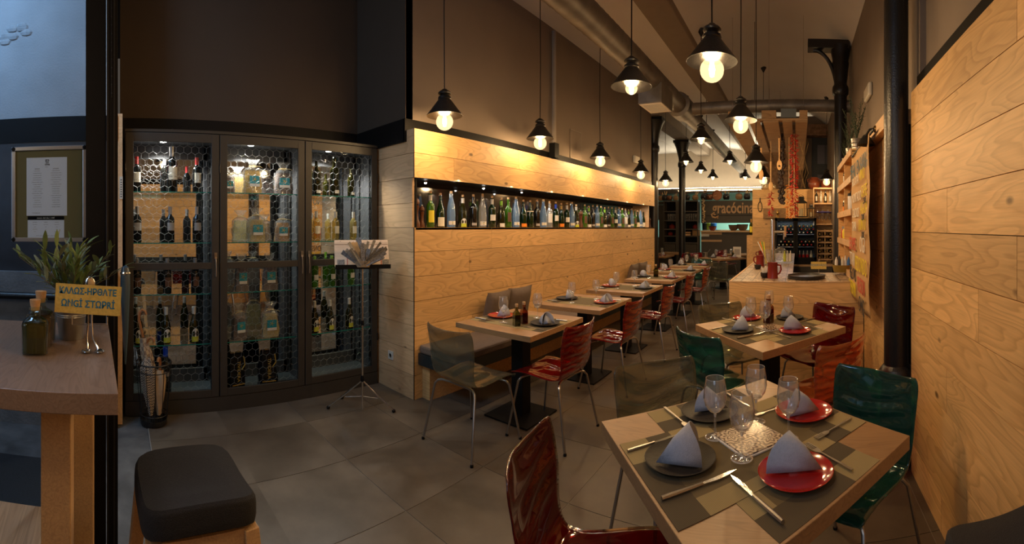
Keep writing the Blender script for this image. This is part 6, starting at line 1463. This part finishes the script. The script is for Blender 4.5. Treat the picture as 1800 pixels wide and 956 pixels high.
# intercom strip on the pale side panel
p = X(213, 330, -3.285); t = thing('thermometer_strip', 'narrow white numbered strip on the pale side panel', 'strip', (-3.289, p.y, p.z)); part(t, 'plate', MB().box(0, -.012, -.085, .006, .012, .085), SOCK)
for k in range(8): part(t, 'mark', MB().box(.006, -.006, -.07 + .018*k, .007, .006, -.063 + .018*k), INK)
# door handle
a = Z(220, 465, 1.2)
hx_, hy_ = -1.62, .028
dh = thing('door_handle', 'long glossy blue-black pull handle standing at the door edge', 'handle', (hx_, hy_, 0))
zt_, zb_ = EYE - (466 - Y0) * 1.62 / F, EYE - (640 - Y0) * 1.62 / F
part(dh, 'grip', MB().tube([(0, 0, zb_), (0, 0, zb_ + .1), (0, 0, zt_ - .08), (0, 0, zt_ - .03), (0, 0, zt_ - .008), (0, 0, zt_)], [.003, .010, .019, .018, .014, .002], 14), mat('blue_black_lacquer', (.045, .085, .13), .2, spec=.8), True)
part(dh, 'collar_ring', MB().lathe([(.0185, zt_ - .035), (.0205, zt_ - .03), (.0185, zt_ - .025)], 14), CHROME, True)
part(dh, 'fixing_arm', MB().tube([(0, 0, zt_ - .12), (-.34, -.06, zt_ - .12)], .008, 8), DARKMET)
# menu frame on the glass
mf = thing('menu_board', 'aluminium snap frame with two printed menu sheets behind the glass', 'menu frame', (gx - .012, 0, 0))
def gp(px, py): q = X(px, py, gx - .012); return q.y, q.z
(y0_, zt0), (y1_, _) = gp(21, 257), gp(153, 257); zb0 = gp(86, 425)[1]; zt0 = gp(86, 257)[1]
ALU = mat('satin_aluminium', (.42, .42, .44), .35, .8)
b_ = .02
part(mf, 'backing_sheet', MB().box(.0, y0_, zb0, .003, y1_, zt0), mat('olive_backing', (.20, .16, .06), .8))
for q in ((y0_, zb0, y1_, zb0 + b_), (y0_, zt0 - b_, y1_, zt0), (y0_, zb0 + b_, y0_ + b_, zt0 - b_), (y1_ - b_, zb0 + b_, y1_, zt0 - b_)): part(mf, 'profile', MB().box(.003, q[0], q[1], .012, q[2], q[3]), ALU, bevel=.003)
for yy in (y0_ + b_*.5, y1_ - b_*.5):
    for zz in (zb0 + b_*.5, zt0 - b_*.5): part(mf, 'corner_cap', MB().ball((.012, yy, zz), .003, .010, .010, 12, 6), BLACKP, True)
MSH = mat('menu_sheet', (.80, .83, .90), .6)
(ya, zA), (yb, _), zB = gp(47, 278), gp(118, 278), gp(83, 379)[1]
s1 = part(mf, 'menu_sheet', MB().box(.0035, ya, zB, .0045, yb, zA), MSH)
(yc, zC), (yd, _), zD = gp(49, 380), gp(113, 380), gp(83, 418)[1]
s2 = part(mf, 'menu_sheet', MB().box(.0035, yc, zD, .0042, yd, zC), MSH); part(s2, 'title_strip', MB().box(.0042, yc, zC - .018, .0048, yd, zC), BLACKP)
R_ = (pi/2, 0, pi/2); X_ = .0047
ym = (ya + yb) / 2
for k, s in enumerate(('gra', 'có', 'cina')): text(s, .015, 'logo', INK, s1, (X_, ym + .003, zA - .012 - .010*k), R_, .0001, 'CENTER', 1, .0004)
text('menú', .006, 'print', INK, s1, (X_, ym, zA - .044), R_, .0001)
rnd = random.Random(9)
for col_ in (0, 1):
    cx_ = ya + (yb - ya) * (.27 + .46 * col_); lines = []
    text(['entrants', 'principals'][col_], .007, 'print', INK, s1, (X_, cx_, zA - .052), R_, .0001)
    for k in range(17):
        text(rnd.choice(['amanida de tomàquet i tonyina', 'croquetes casolanes de pernil', 'pasta fresca amb bolets', 'bacallà amb samfaina', 'arròs negre amb allioli', 'formatges i melmelada', 'verdures a la brasa', 'pop amb patates']), .0042, 'print', INK, s1, (X_, cx_, zA - .062 - .0105*k), R_, .0001)
text('TO SHARE 6€', .006, 'print', INK, s1, (X_, ya + .045, zB + .012), R_, .0001)
text('menú del dia | 14€', .011, 'print', WHITE, s2, (.0049, (yc + yd)/2, zC - .009), R_, .0001)
for col_ in range(3):
    cx_ = yc + (yd - yc) * (.2 + .3 * col_)
    for k in range(5): text(['primers', 'segons', 'postres'][col_] if k == 0 else rnd.choice(['sopa del dia', 'pasta', 'peix fresc', 'carn', 'fruita']), .006 if k == 0 else .0045, 'print', INK, s2, (.0043, cx_, zC - .028 - .011*k), R_, .0001)
text('horari: cada migdia de dilluns a divendres', .0055, 'print', INK, s2, (.0043, (yc + yd)/2, zD + .010), R_, .0001)
# high table
TZ = 1.08; X1, X0_ = -1.09, -2.0; X0_ = -1.90
c1 = Z(208, 692, TZ); c2 = Z(190, 568, TZ)
ht_ = thing('high_table', 'high oak-topped table at the entrance with thick edge and pine legs', 'table', (0, 0, 0))
part(ht_, 'tabletop', MB().prism([(c1.x, c1.y), (c2.x, c2.y), (c2.x - .0, -1.4), (c1.x + .02, -1.4)][::-1], TZ - .055, TZ), OAKG, bevel=.002, rot=(0, 0, 0))
for (lx, ly_) in ((c1.x - .10, -.215), (c2.x + .05, -.19)): part(ht_, 'leg', MB().box(lx - .085, ly_, 0, lx, ly_ + .085, TZ - .055), LEGWOOD, bevel=.003)
part(ht_, 'apron', MB().box(c1.x - .16, -1.35, TZ - .10, c1.x - .125, -.215, TZ - .055), LEGWOOD); part(ht_, 'apron', MB().box(c2.x + .06, -.18, TZ - .10, c1.x - .19, -.145, TZ - .055), LEGWOOD)
# bottles of oil
def bigoil(label, px, py, s, seed, body, rz):
    p = Z(px, py, TZ); t = thing('oil_bottle', label, 'bottle', (p.x, p.y, TZ + .001), rz); t.scale = (s*1.25, s*1.25, s)
    def sq(z, w_, k=.0):
        return w_
    pr = [(.0, .030), (.004, .034), (.095, .0345), (.108, .031), (.118, .018), (.122, .014), (.140, .0135), (.143, .017), (.150, .017), (.152, .013)]
    def f(u, v):
        i = v * (len(pr) - 1); j = min(int(i), len(pr) - 2); q = i - j; z = pr[j][0]*(1-q) + pr[j+1][0]*q; r = pr[j][1]*(1-q) + pr[j+1][1]*q
        a = u*2*pi; e = 5 if z < .108 else 2; k_ = (abs(cos(a))**e + abs(sin(a))**e) ** (-1/e)
        return (r*k_*cos(a), r*k_*sin(a), z)
    part(t, 'glass_body', MB().grid(f, 32, 18), thin_glass('pale_bottle_glass', (.80, .88, .80), 1.5, .02, 1.8, .05), True)
    def fi(u, v):
        a = u*2*pi; k_ = (abs(cos(a))**5 + abs(sin(a))**5) ** (-1/5); r = .031*(1 - .02*v)
        return (r*k_*cos(a), r*k_*sin(a), .006 + .098*v)
    o = part(t, 'oil', MB().grid(fi, 28, 1).add([(r_*.031*cos(a)*1.0, r_*.031*sin(a), z) for z in (.006, .104) for r_, a in [(1, k*pi/8) for k in range(16)]], [tuple(range(15, -1, -1)), tuple(range(16, 32))]), body, True)
    part(t, 'cork', MB().lathe([(.0115, .138), (.0125, .152), (.0145, .168), (.0145, .174), (1e-6, .175)], 14), CORK, True)
    part(t, 'herb_sprig', MB().tube([(.0, .033, .02), (.01, .0335, .05), (-.004, .0338, .085)], .0012, 5), mat('rosemary', (.10, .08, .02), .8)); return t
bigoil('square olive oil bottle with cork on the high table, nearest the camera', 62, 620, 1.02, 1, mat('deep_olive_oil', (.045, .035, .003), .12), .1)
bigoil('cork-stoppered oil bottle standing behind the other on the high table', 72, 606, 1.10, 2, mat('brown_oil', (.06, .025, .004), .12), -.1)
# potted olive
p = Z(124, 596, TZ); op = thing('potted_olive', 'leafy olive sprigs in a small galvanised bucket on the high table', 'plant', (p.x - .02, p.y, TZ + .001))
R0 = .047
bk_ = part(op, 'bucket', MB().lathe([(.001, 0), (R0, 0), (R0*1.25, .115), (R0*1.31, .118), (R0*1.31, .122), (R0*1.2, .122), (R0*1.15, .10), (.001, .10)], 28), ZINC, True)
for z in (.085, .092): part(bk_, 'rib', MB().lathe([(R0*(1 + .25*z/.115), z - .003), (R0*(1 + .25*z/.115) + .002, z), (R0*(1 + .25*z/.115), z + .003)], 28), ZINC, True)
part(op, 'soil', MB().lathe([(.001, .108), (R0*1.18, .104)], 20), mat('soil', (.03, .02, .012), .95, noise=.4), True)
OLV = mat('olive_leaf', (.17, .24, .07), .5, noise=.3, nscale=18, rand=.35); OLG = mat('olive_leaf_silver', (.20, .25, .17), .5, noise=.2, nscale=18, rand=.3)
rnd = random.Random(11); st = MB(); nl = 0
lm = MB(); lm.grid(lambda u, v: (( (v - .5) * .021 * sin(pi * min(max(u, .02), .98)) ** .7), u * .085, .006 * sin(pi*u) + .004*abs(v - .5)), 6, 2)
leafA, leafB = lm.mesh('leaf', OLV, True), lm.mesh('leaf', OLG, True)
for k in range(24):
    a = rnd.uniform(0, 2*pi); b = rnd.uniform(.1, .95); h = rnd.uniform(.16, .30)
    tip = Vector((sin(b)*h*cos(a), sin(b)*h*sin(a), .10 + cos(b)*h)); mid = Vector((tip.x*.35, tip.y*.35, .10 + (tip.z - .10)*.55)); st.tube([(.01*cos(a), .01*sin(a), .10), tuple(mid), tuple(tip)], [.0022, .0018, .001], 5)
    for q in range(11):
        f_ = .25 + .75*q/10; c = Vector((.01*cos(a), .01*sin(a), .10)).lerp(mid, f_*2) if f_ < .5 else mid.lerp(tip, f_*2 - 1)
        d = (tip - mid).normalized(); o_ = Vector((rnd.uniform(-1, 1), rnd.uniform(-1, 1), rnd.uniform(-.4, .8))); dd = (d*.9 + o_*.75).normalized()
        qt = dd.to_track_quat('Y', 'Z').to_euler(); nl += 1
        o = link('leaf', leafA if rnd.random() < .65 else leafB, op, c, tuple(qt)); s_ = rnd.uniform(.6, 1.05); o.scale = (s_, s_, s_)
part(op, 'stems', st, mat('olive_stem', (.16, .12, .06), .8), True)
# sign and bent cutlery holder
p = Z(160, 607, TZ); sx_ = thing('welcome_sign', 'yellow cork card with blue hand lettering on the high table', 'sign', (p.x + .06, p.y - .015, TZ + .018), radians(90))
part(sx_, 'card', MB().box(-.113, -.002, .105, .113, .0, .205), CRK, rot=(0, radians(3), 0)); 
R2 = (pi/2, radians(3), 0)
text('ΚΑΛΩΣ-ΗΡΘΑΤΕ', .030, 'lettering', BLT, sx_, (.008, -.0024, .181), R2, .0003, 'CENTER', .84, .0008); text('ΩΝGİ ΣΤΩΡRİ', .032, 'lettering', BLT, sx_, (.008, -.0024, .138), R2, .0003, 'CENTER', .86, .0008)
ch_ = thing('cutlery_card_holder', 'card holder bent from two spoons holding the yellow card', 'holder', (p.x + .06, p.y, TZ + .001), radians(90))
for s in (-1, 1):
    part(ch_, 'spoon_foot', MB().ball((s*.022 + .012, -.03, .006), .017, .024, .005, 14, 6), CHROME, True)
    part(ch_, 'bent_stem', MB().tube([(s*.018 + .012, -.018, .008), (s*.010, .0, .04), (s*.006, .006, .10), (s*.006, .006, .205)], [.004, .003, .004, .005], 8), CHROME, True)
    part(ch_, 'prong', MB().tube([(s*.06, .004, .085), (s*.06, -.012, .09), (s*.06, -.010, .115)], .0018, 6), CHROME, True)
part(ch_, 'spoon_bowl', MB().ball((0, .006, .225), .018, .006, .026, 14, 8), CHROME, True)
part(ch_, 'cross_wire', MB().tube([(-.06, .004, .085), (.06, .004, .085)], .0018, 6), CHROME)
# stools
def stool(label, cx, cy, w_, top, rot):
    t = thing('bar_stool', label, 'stool', (cx, cy, 0), rot)
    h = w_/2
    def cf(u, v):
        a = u*2*pi; e = 6; k_ = (abs(cos(a))**e + abs(sin(a))**e) ** (-1/e)
        pr = [(.94, -.085), (.985, -.08), (1.0, -.065), (1.0, -.03), (.985, -.012), (.94, -.002), (.6, .003), (.3, .0), (0.001, -.002)]
        i = v*(len(pr)-1); j = min(int(i), len(pr)-2); q = i-j; r = h*(pr[j][0]*(1-q)+pr[j+1][0]*q); z = pr[j][1]*(1-q)+pr[j+1][1]*q
        x, y = r*k_*cos(a), r*k_*sin(a)
        return (x, y, top + z + .022*(x/h)**2 - .012*(y/h)**2)
    part(t, 'cushion', MB().grid(cf, 48, 24), BLKFAB, True)
    lg = h - .03
    for s1 in (-1, 1):
        for s2 in (-1, 1): part(t, 'leg', MB().bar((s1*lg, s2*lg, top - .085), (s1*(lg + .055), s2*(lg + .055), 0), .042, .042, (0, 1, 0)), LEGWOOD, bevel=.002)
    for s1 in (-1, 1):
        part(t, 'apron', MB().box(-lg + .02, s1*lg - .012, top - .14, lg - .02, s1*lg + .012, top - .08), LEGWOOD); part(t, 'apron', MB().box(s1*lg - .012, -lg + .02, top - .14, s1*lg + .012, lg - .02, top - .08), LEGWOOD)
        part(t, 'stretcher', MB().box(-lg - .03, s1*(lg + .035) - .01, .30, lg + .03, s1*(lg + .035) + .01, .34), LEGWOOD); part(t, 'stretcher', MB().box(s1*(lg + .035) - .01, -lg - .03, .22, s1*(lg + .035) + .01, lg + .03, .26), LEGWOOD)
stool('low stool with charcoal cushion and pine legs beside the high table', -1.305, .225, .335, .735, .06)
stool('charcoal cushioned stool cut by the right frame edge near the pine wall', .505, .855, .325, .76, 0)
# pine bench and dark mat under the high table
t = thing('pine_bench', 'low white-grained pine bench top under the high table', 'bench', (-1.42, -.40, 0), 0)
part(t, 'seat_plank', MB().box(-.17, -.6, .40, .17, .20, .46), SLATWOOD, bevel=.008); 
for yy in (-.5, .12): part(t, 'leg', MB().box(-.14, yy - .02, 0, .14, yy + .02, .40), SLATWOOD)
tag(MB().box(-2.75, -1.6, -.004, -2.15, -.16, .012).build('floor_mat', mat('black_ribbed_mat', (.012, .012, .014), .9, noise=.3, nscale=100)), 'black ribbed floor mat beyond the glass under the high table', 'mat')
bpy.context.view_layer.update()
